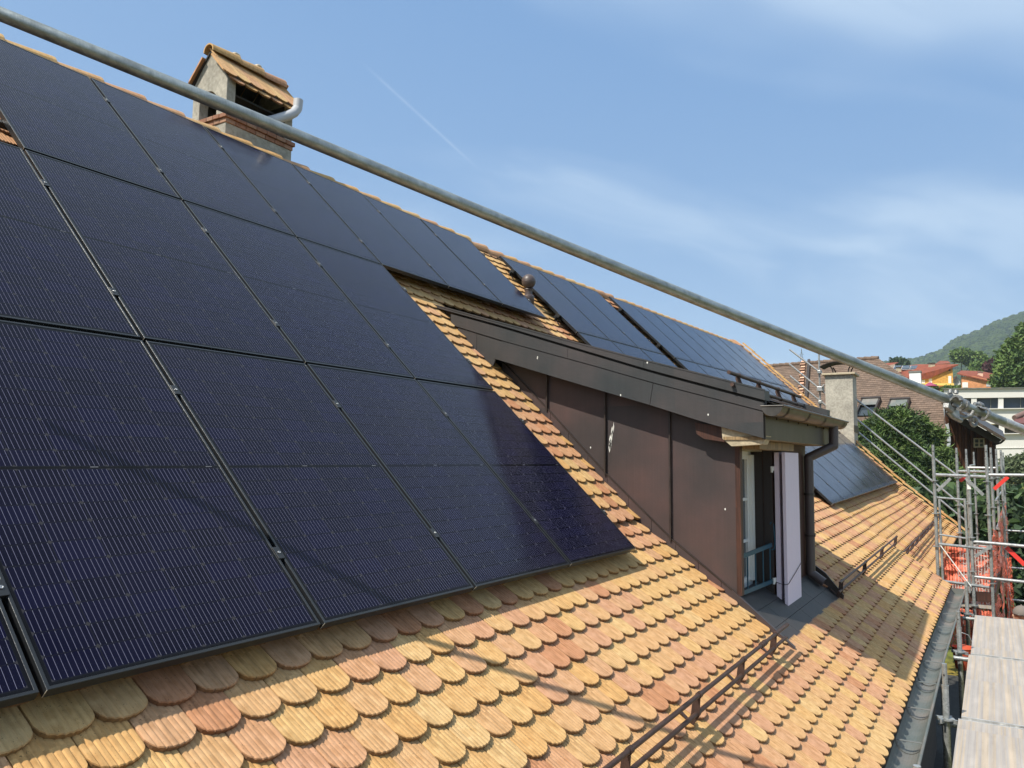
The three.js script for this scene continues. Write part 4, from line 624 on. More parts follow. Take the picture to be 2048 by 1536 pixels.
  part(s, 'inspection_tag', box(xs + 0.018, xs + 0.024, -3.36, -3.22, 5.635, 5.685), mat.white);
  net(s, V(xs + 0.09, 0, 5.24), V(xs + 0.16, 0, 5.90), -5.75, -4.23, 0.16, 3); net(s, V(14.0, 0, 6.02), V(21.6, 0, 6.24), -5.6, -3.95, 0.12, 8); net(s, V(12.0, 0, 5.9), V(14.0, 0, 6.0), -5.9, -4.1, 0.2, 15); net(s, V(14.1, 0, 6.1), V(14.15, 0, 6.20), -6.2, -4.6, 0.1, 21);
  part(s, 'toe_board', [bar(V(xs + 0.05, -4.95, 5.24), V(xs + 0.1, -4.95, 5.88), 0.03, 0.15), bar(V(xs + 0.1, -4.95, 5.93), V(21.6, -4.95, 6.2), 0.03, 0.15)], mat.woodBrown);
  part(s, 'deck', box(xs + 0.1, 21.6, -5.12, -5.07, 5.3, 5.9), mat.deck);
  for (const [x, z] of [[xs, 7.2], [17.1, 7.2]]) post(x, z, -4.3);
}
// tubes that guard the far gable
{
  const s = thing('gable_guard_rail', 'three sloping galvanised tubes guarding the far gable, held by one short post', 'guard rail', V(20, -4.2, 5.4));
  [[[0.09, 1.34], [-3.38, 5.35]], [[-0.30, 1.31], [-4.05, 5.36]], [[-0.64, 1.33], [-4.38, 5.38]]].forEach(([a, b]) => part(s, 'tube', tube(V(20, a[0], a[1]), V(20, b[0], b[1]), 0.0242, 14), mat.galvBright));
  part(s, 'post', tube(V(20.05, -0.02, 2.09), V(20.05, -1.75, 2.09), 0.0242, 14), mat.galv);
  part(s, 'coupler', [rbox(19.93, 20.1, -1.10, -0.96, 2.03, 2.20, 0.02), tube(V(19.9, -1.0, 2.16), V(19.9, -0.92, 2.24), 0.02, 8)], mat.galvBright);
  part(s, 'coupler', rbox(19.95, 20.1, -0.62, -0.52, 2.05, 2.15, 0.02), mat.galv); part(s, 'coupler', rbox(19.95, 20.1, -1.44, -1.34, 2.05, 2.15, 0.02), mat.galv);
}
// ---------------------------------------------------------------- chimney at the far gable
{
  const c = thing('gable_chimney', 'tall grey rendered chimney at the far gable with a slab and a curved black cowl', 'chimney', V(19.5, GROUND, 2.7));
  part(c, 'stack', box(19.2, 19.86, -4.5, -0.755, 2.37, 3.03), mat.render); part(c, 'cap_slab', rbox(19.12, 19.94, -0.755, -0.70, 2.30, 3.10, 0.01), mat.cream);
  part(c, 'flashing', [box(19.17, 19.89, -2.22, -2.05, 3.031, 3.05)], mat.darkMetal);
  const L = []; const n = 14, f = (s) => V(0, -0.50 + 0.115 * (1 - Math.pow(2 * s - 1, 2)) - 0.02, lerp(2.24, 3.08, s)); for (let i = 0; i < n; i++) { const a = f(i / n), b = f((i + 1) / n); L.push(slab([V(19.15, a.y, a.z), V(19.85, a.y, a.z), V(19.85, b.y, b.z), V(19.15, b.y, b.z)], V(0, -0.012, 0))); } part(c, 'cowl', L, mat.black);
  for (const [z, s] of [[2.56, -1], [2.92, 1]]) for (const x of [19.28, 19.72]) part(c, 'cowl_leg', path([V(x, -0.70, z), V(x, -0.60, z + s * 0.015), V(x, -0.50, z + s * 0.07)], 0.016, 12, 8), mat.black);
}
// ---------------------------------------------------------------- red bucket and the worker
{
  const b = thing('bucket', 'small red bucket hanging below the gutter between two scaffold uprights', 'bucket', V(8.29, -5.32, 5.60));
  const g = new THREE.LatheGeometry([[0.0, -0.13], [0.085, -0.13], [0.115, 0.10], [0.122, 0.105], [0.122, 0.115], [0.108, 0.112], [0.08, -0.12]].map(([r, y]) => new THREE.Vector2(r, y)), 24); g.translate(8.29, -5.17, 5.60); part(b, 'pail', g, M({ color: C3(0.55, 0.10, 0.05), roughness: 0.5 }));
  part(b, 'handle', path([V(8.29, -5.06, 5.48), V(8.29, -4.92, 5.54), V(8.29, -4.90, 5.60), V(8.29, -4.92, 5.66), V(8.29, -5.06, 5.72)], 0.004, 24, 6), mat.galv);
}
function fieldMesh(bones, cell, pad = 0.06, k = 0.035) { // smooth union of tapered capsules, meshed
  let lo = V(1e9, 1e9, 1e9), hi = V(-1e9, -1e9, -1e9); for (const [a, b, ra, rb] of bones) for (const [p, r] of [[a, ra], [b, rb]]) { lo.min(p.clone().subScalar(r + pad)); hi.max(p.clone().addScalar(r + pad)); }
  const size = Math.max(hi.x - lo.x, hi.y - lo.y, hi.z - lo.z), n = Math.min(150, Math.ceil(size / cell)), mc = new MarchingCubes(n, new THREE.MeshBasicMaterial(), true, false, 300000), cen = lo.clone().add(hi).multiplyScalar(0.5), half = size / 2;
  mc.isolation = 0; const q = V(), ab = V();
  for (let z = 0; z < n; z++) for (let y = 0; y < n; y++) for (let x = 0; x < n; x++) {
    q.set(cen.x + (x / n * 2 - 1) * half, cen.y + (y / n * 2 - 1) * half, cen.z + (z / n * 2 - 1) * half); let D = 1e3;
    for (const [a, b, ra, rb] of bones) { ab.copy(b).sub(a); const l = ab.lengthSq(), t = l > 0 ? Math.min(1, Math.max(0, q.clone().sub(a).dot(ab) / l)) : 0, d = q.distanceTo(a.clone().addScaledVector(ab, t)) - lerp(ra, rb, t); const h = Math.max(k - Math.abs(D - d), 0) / k; D = Math.min(D, d) - h * h * k * 0.25; }
    mc.field[x + y * n + z * n * n] = -D;
  }
  mc.update(); const g = new THREE.BufferGeometry(); g.setAttribute('position', new THREE.BufferAttribute(mc.positionArray.slice(0, mc.count * 3), 3)); g.setAttribute('normal', new THREE.BufferAttribute(mc.normalArray.slice(0, mc.count * 3), 3)); g.setAttribute('uv', new THREE.BufferAttribute(new Float32Array(mc.count * 2), 2)); g.scale(half, half, half); g.translate(cen.x, cen.y, cen.z); return g;
}
{
  // stands on the lower deck behind the last striped deck, seen from behind: cap, bare neck, orange shirt
  const B = V(11.25, Y - 1.78, 6.245), h = (x, y, z) => V(B.x + x, B.y + y, B.z + z);     // facing away along the scaffold
  const w = thing('person', 'worker in grey cap and orange shirt behind the striped decks, cut by the right edge', 'person', B);
  const skin = M({ color: C3(0.46, 0.27, 0.18), roughness: 0.6 }), shirt = M({ color: C3(0.85, 0.17, 0.03), roughness: 0.85, bumpMap: grainBump, bumpScale: 0.002 }), cap = M({ color: C3(0.16, 0.135, 0.12), roughness: 0.9 }), trouser = M({ color: C3(0.06, 0.065, 0.08), roughness: 0.9 });
  const body = [[h(0, 1.66, 0), h(0.02, 1.60, 0), 0.098, 0.088], [h(0.03, 1.545, 0), h(0.02, 1.44, 0), 0.056, 0.060], [h(0, 1.40, -0.15), h(0, 1.40, 0.15), 0.075, 0.075], [h(0, 1.36, 0), h(0, 1.0, 0), 0.135, 0.125], [h(0, 1.0, -0.06), h(0, 0.94, 0.06), 0.12, 0.12]];
  for (const s of [-1, 1]) body.push([h(0, 1.39, 0.19 * s), h(-0.03, 1.10, 0.24 * s), 0.055, 0.042], [h(-0.03, 1.10, 0.24 * s), h(0.13, 0.92, 0.20 * s), 0.042, 0.030], [h(0.13, 0.92, 0.2 * s), h(0.20, 0.88, 0.18 * s), 0.034, 0.026], [h(0, 0.93, 0.09 * s), h(0.02, 0.5, 0.10 * s), 0.085, 0.058], [h(0.02, 0.5, 0.10 * s), h(-0.02, 0.08, 0.11 * s), 0.056, 0.040], [h(-0.04, 0.04, 0.11 * s), h(0.14, 0.03, 0.12 * s), 0.042, 0.034]);
  part(w, 'body', fieldMesh(body, 0.013), skin);
  const head = []; part(w, 'ear', [[h(0.0, 1.625, -0.096), h(0.0, 1.59, -0.094), 0.022, 0.015]].map((b) => fieldMesh([b], 0.004, 0.02)), skin); part(w, 'ear', [fieldMesh([[h(0.0, 1.625, 0.096), h(0.0, 1.59, 0.094), 0.022, 0.015]], 0.004, 0.02)], skin);
  part(w, 'shirt', fieldMesh([[h(0, 1.40, -0.15), h(0, 1.40, 0.15), 0.090, 0.090], [h(0, 1.36, 0), h(0, 1.0, 0), 0.15, 0.145], ...[-1, 1].map((s) => [h(0, 1.385, 0.19 * s), h(-0.02, 1.19, 0.225 * s), 0.072, 0.062])], 0.013), shirt);
  part(w, 'trousers', fieldMesh([[h(0, 0.99, -0.05), h(0, 0.95, 0.05), 0.137, 0.137], ...[-1, 1].flatMap((s) => [[h(0, 0.93, 0.09 * s), h(0.02, 0.5, 0.10 * s), 0.098, 0.074], [h(0.02, 0.5, 0.10 * s), h(-0.02, 0.10, 0.11 * s), 0.074, 0.066]])], 0.014), trouser);
  for (const s of [-1, 1]) part(w, 'shoe', fieldMesh([[h(-0.05, 0.045, 0.11 * s), h(0.15, 0.035, 0.12 * s), 0.052, 0.042]], 0.008, 0.03), mat.black);
  const g = new THREE.SphereGeometry(0.116, 28, 16, 0, Math.PI * 2, 0, Math.PI * 0.52); g.scale(1.05, 0.95, 0.95); g.translate(B.x, B.y + 1.665, B.z); const brim = new THREE.CylinderGeometry(0.10, 0.11, 0.012, 24, 1, false, -Math.PI / 2, Math.PI); brim.scale(0.95, 1, 1.0); brim.rotateY(Math.PI / 2); brim.translate(B.x + 0.10, B.y + 1.665, B.z); const btn = new THREE.SphereGeometry(0.012, 10, 8); btn.translate(B.x, B.y + 1.777, B.z); const strap = tube(h(-0.108, 1.655, -0.05), h(-0.108, 1.655, 0.05), 0.010, 8);
  part(w, 'cap', [g, brim, btn, strap], cap);
}

// ---------------------------------------------------------------- ground and hill
const flatF = V(cF.x, 0, cF.z).normalize(), flatR = V(-flatF.z, 0, flatF.x);
const groundH = (d) => { const k = [[-400, -10.6], [24, -10.6], [34, -8.2], [50, -5.2], [72, -3.6], [100, 3.0], [118, 6.4], [180, 12], [420, 26], [3000, 40]]; for (let i = 0; i + 1 < k.length; i++) if (d < k[i + 1][0]) return lerp(k[i][1], k[i + 1][1], smooth(k[i][0], k[i + 1][0], d)); return 40; };
const grassTex = tex(512, 512, (i, j) => { const a = fbm(i / 12, j / 12, 5, 501, 0), b = fbm(i / 100, j / 100, 4, 503, 0); const v = 110 + (a - 0.5) * 90; return [v * (0.85 + b * 0.5), v * 1.05, v * 0.42]; });
{
  const ds = [-300, -60, -20, 0, 15, 24, 29, 34, 42, 50, 60, 72, 85, 100, 118, 150, 180, 260, 420, 900], L = [];
  const pt = (d, s) => { const P = V(CAM.x, 0, CAM.z).addScaledVector(flatF, d).addScaledVector(flatR, s); P.y = groundH(d) + (d > 20 && d < 400 ? (fbm(P.x / 16, P.z / 16, 3, 511) - 0.5) * 0.8 : 0); return P; };
  const ss = [-900, -300, -150, -60, -30, -10, 0, 10, 20, 30, 40, 50, 60, 80, 120, 200, 500, 1100];
  for (let i = 0; i + 1 < ds.length; i++) for (let j = 0; j + 1 < ss.length; j++) { const a = pt(ds[i], ss[j]), b = pt(ds[i + 1], ss[j]), c = pt(ds[i + 1], ss[j + 1]), d = pt(ds[i], ss[j + 1]); L.push(a, c, b, a, d, c); }
  struct('dark_ground_sheet', box(-12, 27, -10.7, -9.7, -12, 9.5), M({ color: C3(0.055, 0.055, 0.052), roughness: 0.95, map: rep(grainTex, 0.4, 0.4) }), { label: 'dark sheet added over the ground to darken the gap below the gutter' });  // added dark sheet, stands in for the shade under the scaffold
  struct('ground', tri(L), M({ color: C3(0.62, 0.62, 0.6), map: rep(grassTex, 0.12, 0.12), roughness: 1 }), { label: 'sloping grass and garden ground behind the houses' });
}
function blob(seed, n = 2) { const g = new THREE.IcosahedronGeometry(1, n), p = g.attributes.position; for (let i = 0; i < p.count; i++) { const v = V().fromBufferAttribute(p, i), k = 0.72 + 0.55 * fbm(v.x * 1.9 + seed * 7 + 5, v.y * 1.9 + v.z * 2.3 + 9, 4, 521 + seed); p.setXYZ(i, v.x * k, v.y * k, v.z * k); } g.computeVertexNormals(); return g; }
const hillMat = M({ color: C3(0.022, 0.040, 0.018), roughness: 1 });
{
  const prof = [[900, 760], [1500, 748], [1700, 738], [1790, 730], [1830, 727], [1862, 716], [1885, 707], [1893, 699], [1905, 690], [1926, 679], [1945, 673], [1960, 667], [1980, 657], [2000, 648], [2025, 640], [2048, 631], [2300, 575], [2700, 600], [3600, 700]];
  const py = (x) => { for (let i = 0; i + 1 < prof.length; i++) if (x < prof[i + 1][0]) return lerp(prof[i][1], prof[i + 1][1], (x - prof[i][0]) / (prof[i + 1][0] - prof[i][0])); return 700; };
  const P = (x, k) => { const far = at(x, py(x), 900), d = lerp(300, 900, k), near = at(x, py(x), d); const h = lerp(14, far.y, Math.pow(k, 1.15)); near.y = h + (fbm(near.x / 55, near.z / 55, 4, 531) - 0.5) * 10 * k * (1 - k * 0.8); return near; };
  const xs = range(900, 3600, 150), ks = range(0, 1, 30), L = [];
  for (let i = 0; i + 1 < xs.length; i++) for (let j = 0; j + 1 < ks.length; j++) { const a = P(xs[i], ks[j]), b = P(xs[i], ks[j + 1]), c = P(xs[i + 1], ks[j + 1]), d = P(xs[i + 1], ks[j]); L.push(a, c, b, a, d, c); }
  for (let i = 0; i + 1 < xs.length; i++) { const a = P(xs[i], 1), b = P(xs[i + 1], 1), q = V(cF.x * 250, -150, cF.z * 250); L.push(a, b, b.clone().add(q), a, b.clone().add(q), a.clone().add(q)); }
  struct('hill', tri(L), hillMat, { label: 'wooded hill rising to the right in haze' });
  const R = rng(77), N = 22000, im = new THREE.InstancedMesh(blob(1, 2), M({ color: C3(1, 1, 1), roughness: 1 }), N), m = new THREE.Matrix4();
  for (let i = 0; i < N; i++) { const x = 1560 + R() * 760, k = Math.pow(R(), 0.75), q = P(x, k), con = R() < 0.35, s = (con ? 1.5 : 2.2) * (0.6 + R() * 0.9) * lerp(0.9, 1.25, k); q.y += s * 0.5; m.compose(q, new THREE.Quaternion().setFromAxisAngle(V(0, 1, 0), R() * 6.3), V(s, s * (con ? 1.9 : 1.05), s)); im.setMatrixAt(i, m); const t = fbm(q.x / 36, q.z / 36, 3, 541) + (R() - 0.5) * 0.5; im.setColorAt(i, con ? C3(0.010, 0.025, 0.017) : C3(lerp(0.014, 0.046, t), lerp(0.033, 0.070, t), lerp(0.014, 0.021, t))); }
  im.name = 'hill_forest'; im.userData = { kind: 'stuff', label: 'mixed forest covering the hillside in haze', category: 'forest' }; scene.add(im);
}
// ---------------------------------------------------------------- trees and shrubs
function leafCluster(seed, n, s, narrow) { const R = rng(seed), L = []; for (let i = 0; i < n; i++) { const c = V(R() - 0.5, R() - 0.5, R() - 0.5).multiplyScalar(1.25), d = V(R() - 0.5, R() * 0.9 - 0.35, R() - 0.5).normalize(), w = V(R() - 0.5, R() - 0.5, R() - 0.5).cross(d).normalize().multiplyScalar(s * narrow), l = d.multiplyScalar(s), nrm = l.clone().cross(w).normalize().multiplyScalar(s * 0.12); const a = c.clone(), b = c.clone().addScaledVector(l, 0.5).add(w).add(nrm), e = c.clone().add(l), f = c.clone().addScaledVector(l, 0.5).sub(w).add(nrm); L.push(a, b, e, a, e, f); } return tri(L); }
const leafG = [leafCluster(1, 16, 0.62, 0.34), leafCluster(2, 16, 0.62, 0.30), leafCluster(3, 16, 0.55, 0.38)], needleG = [leafCluster(11, 30, 0.85, 0.11), leafCluster(12, 30, 0.85, 0.13)];
const leafM = new THREE.MeshStandardMaterial({ color: C3(1, 1, 1), roughness: 0.75, side: THREE.DoubleSide });
const bark = M({ color: C3(0.075, 0.058, 0.042), roughness: 1, map: rep(woodTex, 1, 1) });
function plant(name, label, category, base, blobs, cs, n, seed, cols, { needle = false, trunk = 0.2, group } = {}) {
  const t = thing(name, label, category, base, group), R = rng(seed), top = blobs[0][0];
  const limbs = [tube(base, base.clone().lerp(top, 0.55), trunk, 9, false, trunk * 0.55)]; for (const [c, r] of blobs) limbs.push(tube(base.clone().lerp(top, 0.3 + 0.2 * R()), c.clone().addScaledVector(V(0, 1, 0), r.y * 0.3), trunk * 0.4, 6, false, trunk * 0.08)); part(t, 'trunk', limbs, bark);
  const list = [], vol = blobs.reduce((a, [, r]) => a + r.x * r.y * r.z, 0);
  for (const [c, r] of blobs) { const k = Math.round(n * r.x * r.y * r.z / vol); for (let i = 0; i < k; i++) { const d = V(R() - 0.5, R() - 0.5, R() - 0.5).normalize(), rr = Math.pow(R(), 0.42), lump = needle ? 0.45 + 1.0 * fbm(d.x * 4.2 + seed, d.y * 3.4 + d.z * 3.8 + 4, 4, 601 + seed) : 0.70 + 0.62 * fbm(d.x * 3.2 + seed, d.y * 3.2 + d.z * 2.7 + 4, 4, 601 + seed); list.push([V(c.x + d.x * r.x * rr * lump, c.y + d.y * r.y * rr * lump, c.z + d.z * r.z * rr * lump), rr]); } }
  const gs = needle ? needleG : leafG, m = new THREE.Matrix4();
  gs.forEach((g, gi) => { const sel = list.filter((_, i) => i % gs.length === gi); const im = new THREE.InstancedMesh(g, leafM, sel.length); sel.forEach(([p, rr], i) => { const s = cs * (0.65 + R() * 0.7); m.compose(p.clone().sub(base), new THREE.Quaternion().setFromEuler(new THREE.Euler((R() - 0.5) * 0.9, R() * 6.3, (R() - 0.5) * 0.9)), V(s, s, s)); im.setMatrixAt(i, m); const c = cols[Math.floor(R() * cols.length)], j = 0.8 + R() * 0.4; im.setColorAt(i, C3(c[0] * j, c[1] * j, c[2] * j)); }); im.name = 'crown'; im.userData.kind = 'stuff'; t.add(im); });
  return t;
}
const down = (P, y) => V(P.x, y, P.z);
const green = [[0.055, 0.105, 0.022], [0.075, 0.125, 0.026], [0.040, 0.080, 0.020], [0.095, 0.140, 0.035]], dark = [[0.030, 0.062, 0.020], [0.042, 0.080, 0.022], [0.024, 0.048, 0.018]], fresh = [[0.085, 0.145, 0.028], [0.11, 0.165, 0.035], [0.06, 0.115, 0.024]];
{
  const A = (x, y, d) => at(x, y, d);
  const bb = (list, d) => list.map(([x, y, rx, ry, dd = 0]) => [A(x, y, d + dd), V(rx / 1569 * d, ry / 1569 * d, rx / 1569 * d)]);
  plant('yew_tree', 'broad dark green evergreen tree behind the far gable rails', 'tree', down(A(1795, 930, 27), -10.4), bb([[1790, 910, 66, 72], [1752, 895, 40, 50, 1], [1828, 915, 52, 66], [1796, 852, 44, 30], [1845, 965, 55, 66, -1], [1742, 930, 36, 50, 1]], 27), 0.22, 17000, 11, green.concat(fresh, dark), { needle: true, trunk: 0.3 });
  plant('conifer', 'loose light green conifer in front of the wooden barn wall', 'tree', down(A(1915, 1000, 25), -10.4), bb([[1905, 985, 34, 45], [1885, 950, 22, 35, 1], [1930, 968, 24, 22], [1905, 1020, 55, 50], [1958, 985, 22, 40, 1]], 25), 0.20, 7000, 12, green.concat(fresh), { needle: true, trunk: 0.18 });
  plant('shrub', 'dark green shrubbery below the conifer, behind the scaffold uprights', 'shrub', down(A(1930, 1060, 23), -10.5), bb([[1905, 1040, 60, 45], [1960, 1060, 50, 60], [1870, 1040, 50, 45, 1], [1985, 1010, 26, 40, 2], [2000, 1140, 60, 90]], 23), 0.5, 3000, 13, dark, { trunk: 0.16 });
  plant('hedge_bush', 'sunlit leafy bush at the right edge, right of the orange netting', 'bush', down(A(2045, 1060, 30), -8.6), bb([[2040, 1050, 34, 48], [2075, 1040, 40, 48], [2030, 1090, 40, 60]], 30), 0.45, 2200, 14, green, { trunk: 0.12 });
  plant('meadow_shrub', 'grey green shrub in front of the white building, right edge', 'shrub', down(A(2035, 948, 58), -4.6), bb([[2040, 940, 28, 22], [2015, 946, 16, 14], [2070, 935, 30, 26]], 58), 0.5, 1300, 15, [[0.10, 0.125, 0.06], [0.075, 0.105, 0.045]], { trunk: 0.1 });
  plant('broadleaf_tree', 'large bright green broadleaf tree at the right edge above the white building', 'tree', down(A(2055, 780, 92), 0.5), bb([[2055, 732, 46, 50], [2026, 742, 28, 30], [2090, 720, 60, 70], [2010, 764, 20, 14], [2042, 700, 26, 24]], 92), 0.75, 8500, 16, green.concat(fresh), { trunk: 0.6 });
  plant('round_tree', 'rounded tree at the foot of the hill behind the yellow house', 'tree', down(A(1922, 725, 210), 15), bb([[1922, 712, 14, 9], [1945, 718, 16, 9]], 210), 1.2, 700, 17, fresh, { trunk: 0.4 });
  plant('garden_tree', 'pale green garden tree behind the peach house', 'tree', down(A(1964, 738, 170), 12), bb([[1964, 738, 16, 9], [1985, 732, 16, 12]], 170), 1.2, 600, 18, fresh, { trunk: 0.3 });
  plant('copper_beech', 'dark red leaved tree between the peach house and the big green tree', 'tree', down(A(1990, 738, 150), 11), bb([[1992, 738, 14, 11]], 150), 1.1, 400, 19, [[0.045, 0.012, 0.018], [0.06, 0.018, 0.02]], { trunk: 0.3 });
  plant('skyline_tree', 'small dark tree on the skyline left of the hill, behind the red roofs', 'tree', down(A(1801, 728, 230), 14), bb([[1796, 727, 9, 7], [1806, 729, 7, 6]], 230), 1.3, 300, 20, dark, { trunk: 0.3 });
  plant('garden_hedge', 'clipped green hedge in front of the yellow house', 'hedge', down(A(1860, 782, 112), 5.0), bb([[1857, 778, 14, 4], [1845, 779, 10, 4], [1900, 779, 14, 3.5], [1918, 779, 8, 4]], 112), 0.45, 1300, 21, fresh, { trunk: 0.1 });
}
const away = (px, py, t) => ray(px, py).normalize().multiplyScalar(t);   // straight back from the viewer's side, so that side walls stay end-on
// ---------------------------------------------------------------- brown roofed house
function clipBand(poly, lo, hi) { let p = poly; for (const [k, sgn] of [[lo, 1], [hi, -1]]) { const o = []; for (let i = 0; i < p.length; i++) { const a = p[i], b = p[(i + 1) % p.length], da = sgn * (a[1] - k), db = sgn * (b[1] - k); if (da >= 0) o.push(a); if ((da >= 0) !== (db >= 0)) { const t = da / (da - db); o.push([a[0] + (b[0] - a[0]) * t, a[1] + (b[1] - a[1]) * t]); } } p = o; if (p.length < 3) return []; } return p; }
const tileRowTex = tex(512, 512, (i, j) => { const c = Math.floor(i / 32), r = Math.floor(j / 64), n = hash2(c, r, 701), e = (i % 32) < 2 ? 0.72 : 1, g = fbm(i / 10, j / 10, 3, 703, 0); const v = (168 + n * 34 + (g - 0.5) * 36) * e; return [v, v * 0.97, v * 0.93]; });
const brownRoofM = M({ color: C3(0.285, 0.210, 0.170), roughness: 0.95, map: tileRowTex });
{
  const A0 = at(1757, 717, 37), dA = (() => { let d = 37; for (let k = 0; k < 60; k++) { const P = at(1500, 736, d); d += (P.y - A0.y) * -3; } return d; })(), B0 = at(1500, 736, Math.max(30, Math.min(48, dA)));
  const rd = B0.clone().sub(A0); rd.y = 0; rd.normalize(); let hz = V(-rd.z, 0, rd.x); if (hz.dot(cF) > 0) hz.negate(); const pit = 39 * Math.PI / 180, ds = hz.clone().multiplyScalar(Math.cos(pit)).add(V(0, -Math.sin(pit), 0)), n = rd.clone().cross(ds).normalize(); if (n.y < 0) n.negate();
  const h = thing('brown_roofed_house', 'house with a big brown tiled roof and two roof windows, behind the evergreen tree', 'house', down(A0, -10));
  const px = [[1500, 736], [1757, 717], [1832, 768], [1889, 806], [1899, 884], [1890, 960], [1500, 960]].map(([x, y]) => { const q = onPlane(x, y, A0, n).sub(A0); return [q.dot(rd), q.dot(ds)]; });
  const mx = Math.max(...px.map((p) => p[1])); const W = (u, v, o = 0) => A0.clone().addScaledVector(rd, u).addScaledVector(ds, v).addScaledVector(n, o);
  const L = [], uv = []; for (let v = 0, k = 0; v < mx; v += 0.155, k++) { const p = clipBand(px, v, v + 0.17); if (p.length < 3) continue; const off = (q) => (q - v) / 0.155 * 0.014; for (let i = 1; i + 1 < p.length; i++) for (const q of [p[0], p[i], p[i + 1]]) { L.push(W(q[0], q[1], off(q[1]))); uv.push((q[0] + (k % 2) * 0.09) / 2.9, (q[1]) / 1.24); } const e = p.filter((q) => Math.abs(q[1] - (v + 0.17)) < 1e-6); if (e.length === 2) { const a = W(e[0][0], e[0][1], off(e[0][1])), b = W(e[1][0], e[1][1], off(e[1][1])), c = W(e[1][0], e[1][1], -0.01), d = W(e[0][0], e[0][1], -0.01); for (const q of [a, b, c, a, c, d]) { L.push(q); uv.push(0.5, 0.5); } } }
  const g = tri(L); g.setAttribute('uv', new THREE.Float32BufferAttribute(uv, 2)); const roof = part(h, 'roof', g, brownRoofM, { keepUV: true });
  part(h, 'wall', [slab([W(px[0][0], px[0][1], -0.5), W(px[1][0], px[1][1], -0.3), W(px[3][0], px[3][1], -0.5), W(px[4][0], px[4][1], -0.5), W(px[5][0], px[5][1], -0.5), W(px[6][0], px[6][1], -0.5)], V(flatF.x * 5, -0.2, flatF.z * 5))], mat.wall);
  part(roof, 'ridge_cap', Array.from({ length: 20 }, (_, i) => { const u0 = lerp(px[1][0], px[0][0], i / 20), u1 = lerp(px[1][0], px[0][0], (i + 1) / 20 + 0.002); return tube(W(u0, -0.03, 0.0), W(u1, -0.03, 0.02), 0.10, 8, false, 0.115); }), brownRoofM);
  part(roof, 'verge_trim', [bar(W(px[3][0], px[3][1], 0.05), W(px[4][0], px[4][1], 0.05), 0.12, 0.07, n), bar(W(px[4][0], px[4][1], 0.05), W(px[5][0], px[5][1], 0.05), 0.12, 0.07, n)], mat.galv);
  // fire wall: toothed brick edge with a dark flashing
  const f0 = onPlane(1608, 727, A0, n).sub(A0), f1 = onPlane(1603, 800, A0, n).sub(A0); const fa = [f0.dot(rd), f0.dot(ds)], fb = [f1.dot(rd), f1.dot(ds)];
  for (let i = 0; i < 13; i++) { const t = i / 13, u = lerp(fa[0], fb[0], t), v = lerp(fa[1], fb[1], t); part(roof, 'brick', bar(W(u - 0.10, v, 0.08), W(u + 0.10 + (i % 2) * 0.06, v, 0.08), 0.10, 0.12, n), i % 2 ? mat.brickPale : M({ color: C3(0.62, 0.36, 0.24) })); }
  part(roof, 'flashing', bar(W(fa[0] - 0.26, fa[1] - 0.1, 0.1), W(fb[0] - 0.26, fb[1], 0.1), 0.12, 0.16, n), mat.darkMetal);
  for (const [x, y] of [[1744, 804], [1802, 806]]) { const q = onPlane(x, y, A0, n).sub(A0), u = q.dot(rd), v = q.dot(ds), f = (a, b, o) => W(u + a, v + b, o); const wdw = part(roof, 'roof_window', [bar(f(-0.36, 0, 0.12), f(-0.36, 1.1, 0.12), 0.08, 0.2, n), bar(f(0.36, 0, 0.12), f(0.36, 1.1, 0.12), 0.08, 0.2, n), bar(f(-0.4, 0, 0.14), f(0.4, 0, 0.14), 0.1, 0.24, n)], mat.darkMetal); part(wdw, 'pane', slab([f(-0.32, 0.05, 0.08), f(0.32, 0.05, 0.08), f(0.32, 1.1, 0.08), f(-0.32, 1.1, 0.08)], n.clone().multiplyScalar(-0.02)), mat.darkPane); part(wdw, 'blind', slab([f(-0.33, 0.06, 0.22), f(0.33, 0.06, 0.22), f(0.33, 0.50, 0.22), f(-0.33, 0.50, 0.22)], n.clone().multiplyScalar(-0.03)), mat.zinc); }
  const wc = thing('white_chimney', 'white rendered chimney with a grey slab, behind the brown roof', 'chimney', down(at(1831, 775, 44), -4)); const q = at(1831, 760, 44), hw = 10 / 1569 * 44; part(wc, 'stack', box(q.x - hw, q.x + hw, -4, at(1831, 746, 44).y, q.z - hw, q.z + hw), M({ color: C3(0.80, 0.80, 0.80) })); part(wc, 'cap_slab', box(q.x - hw * 1.12, q.x + hw * 1.12, at(1831, 746, 44).y, at(1831, 742.5, 44).y, q.z - hw * 1.12, q.z + hw * 1.12), mat.zinc);
}
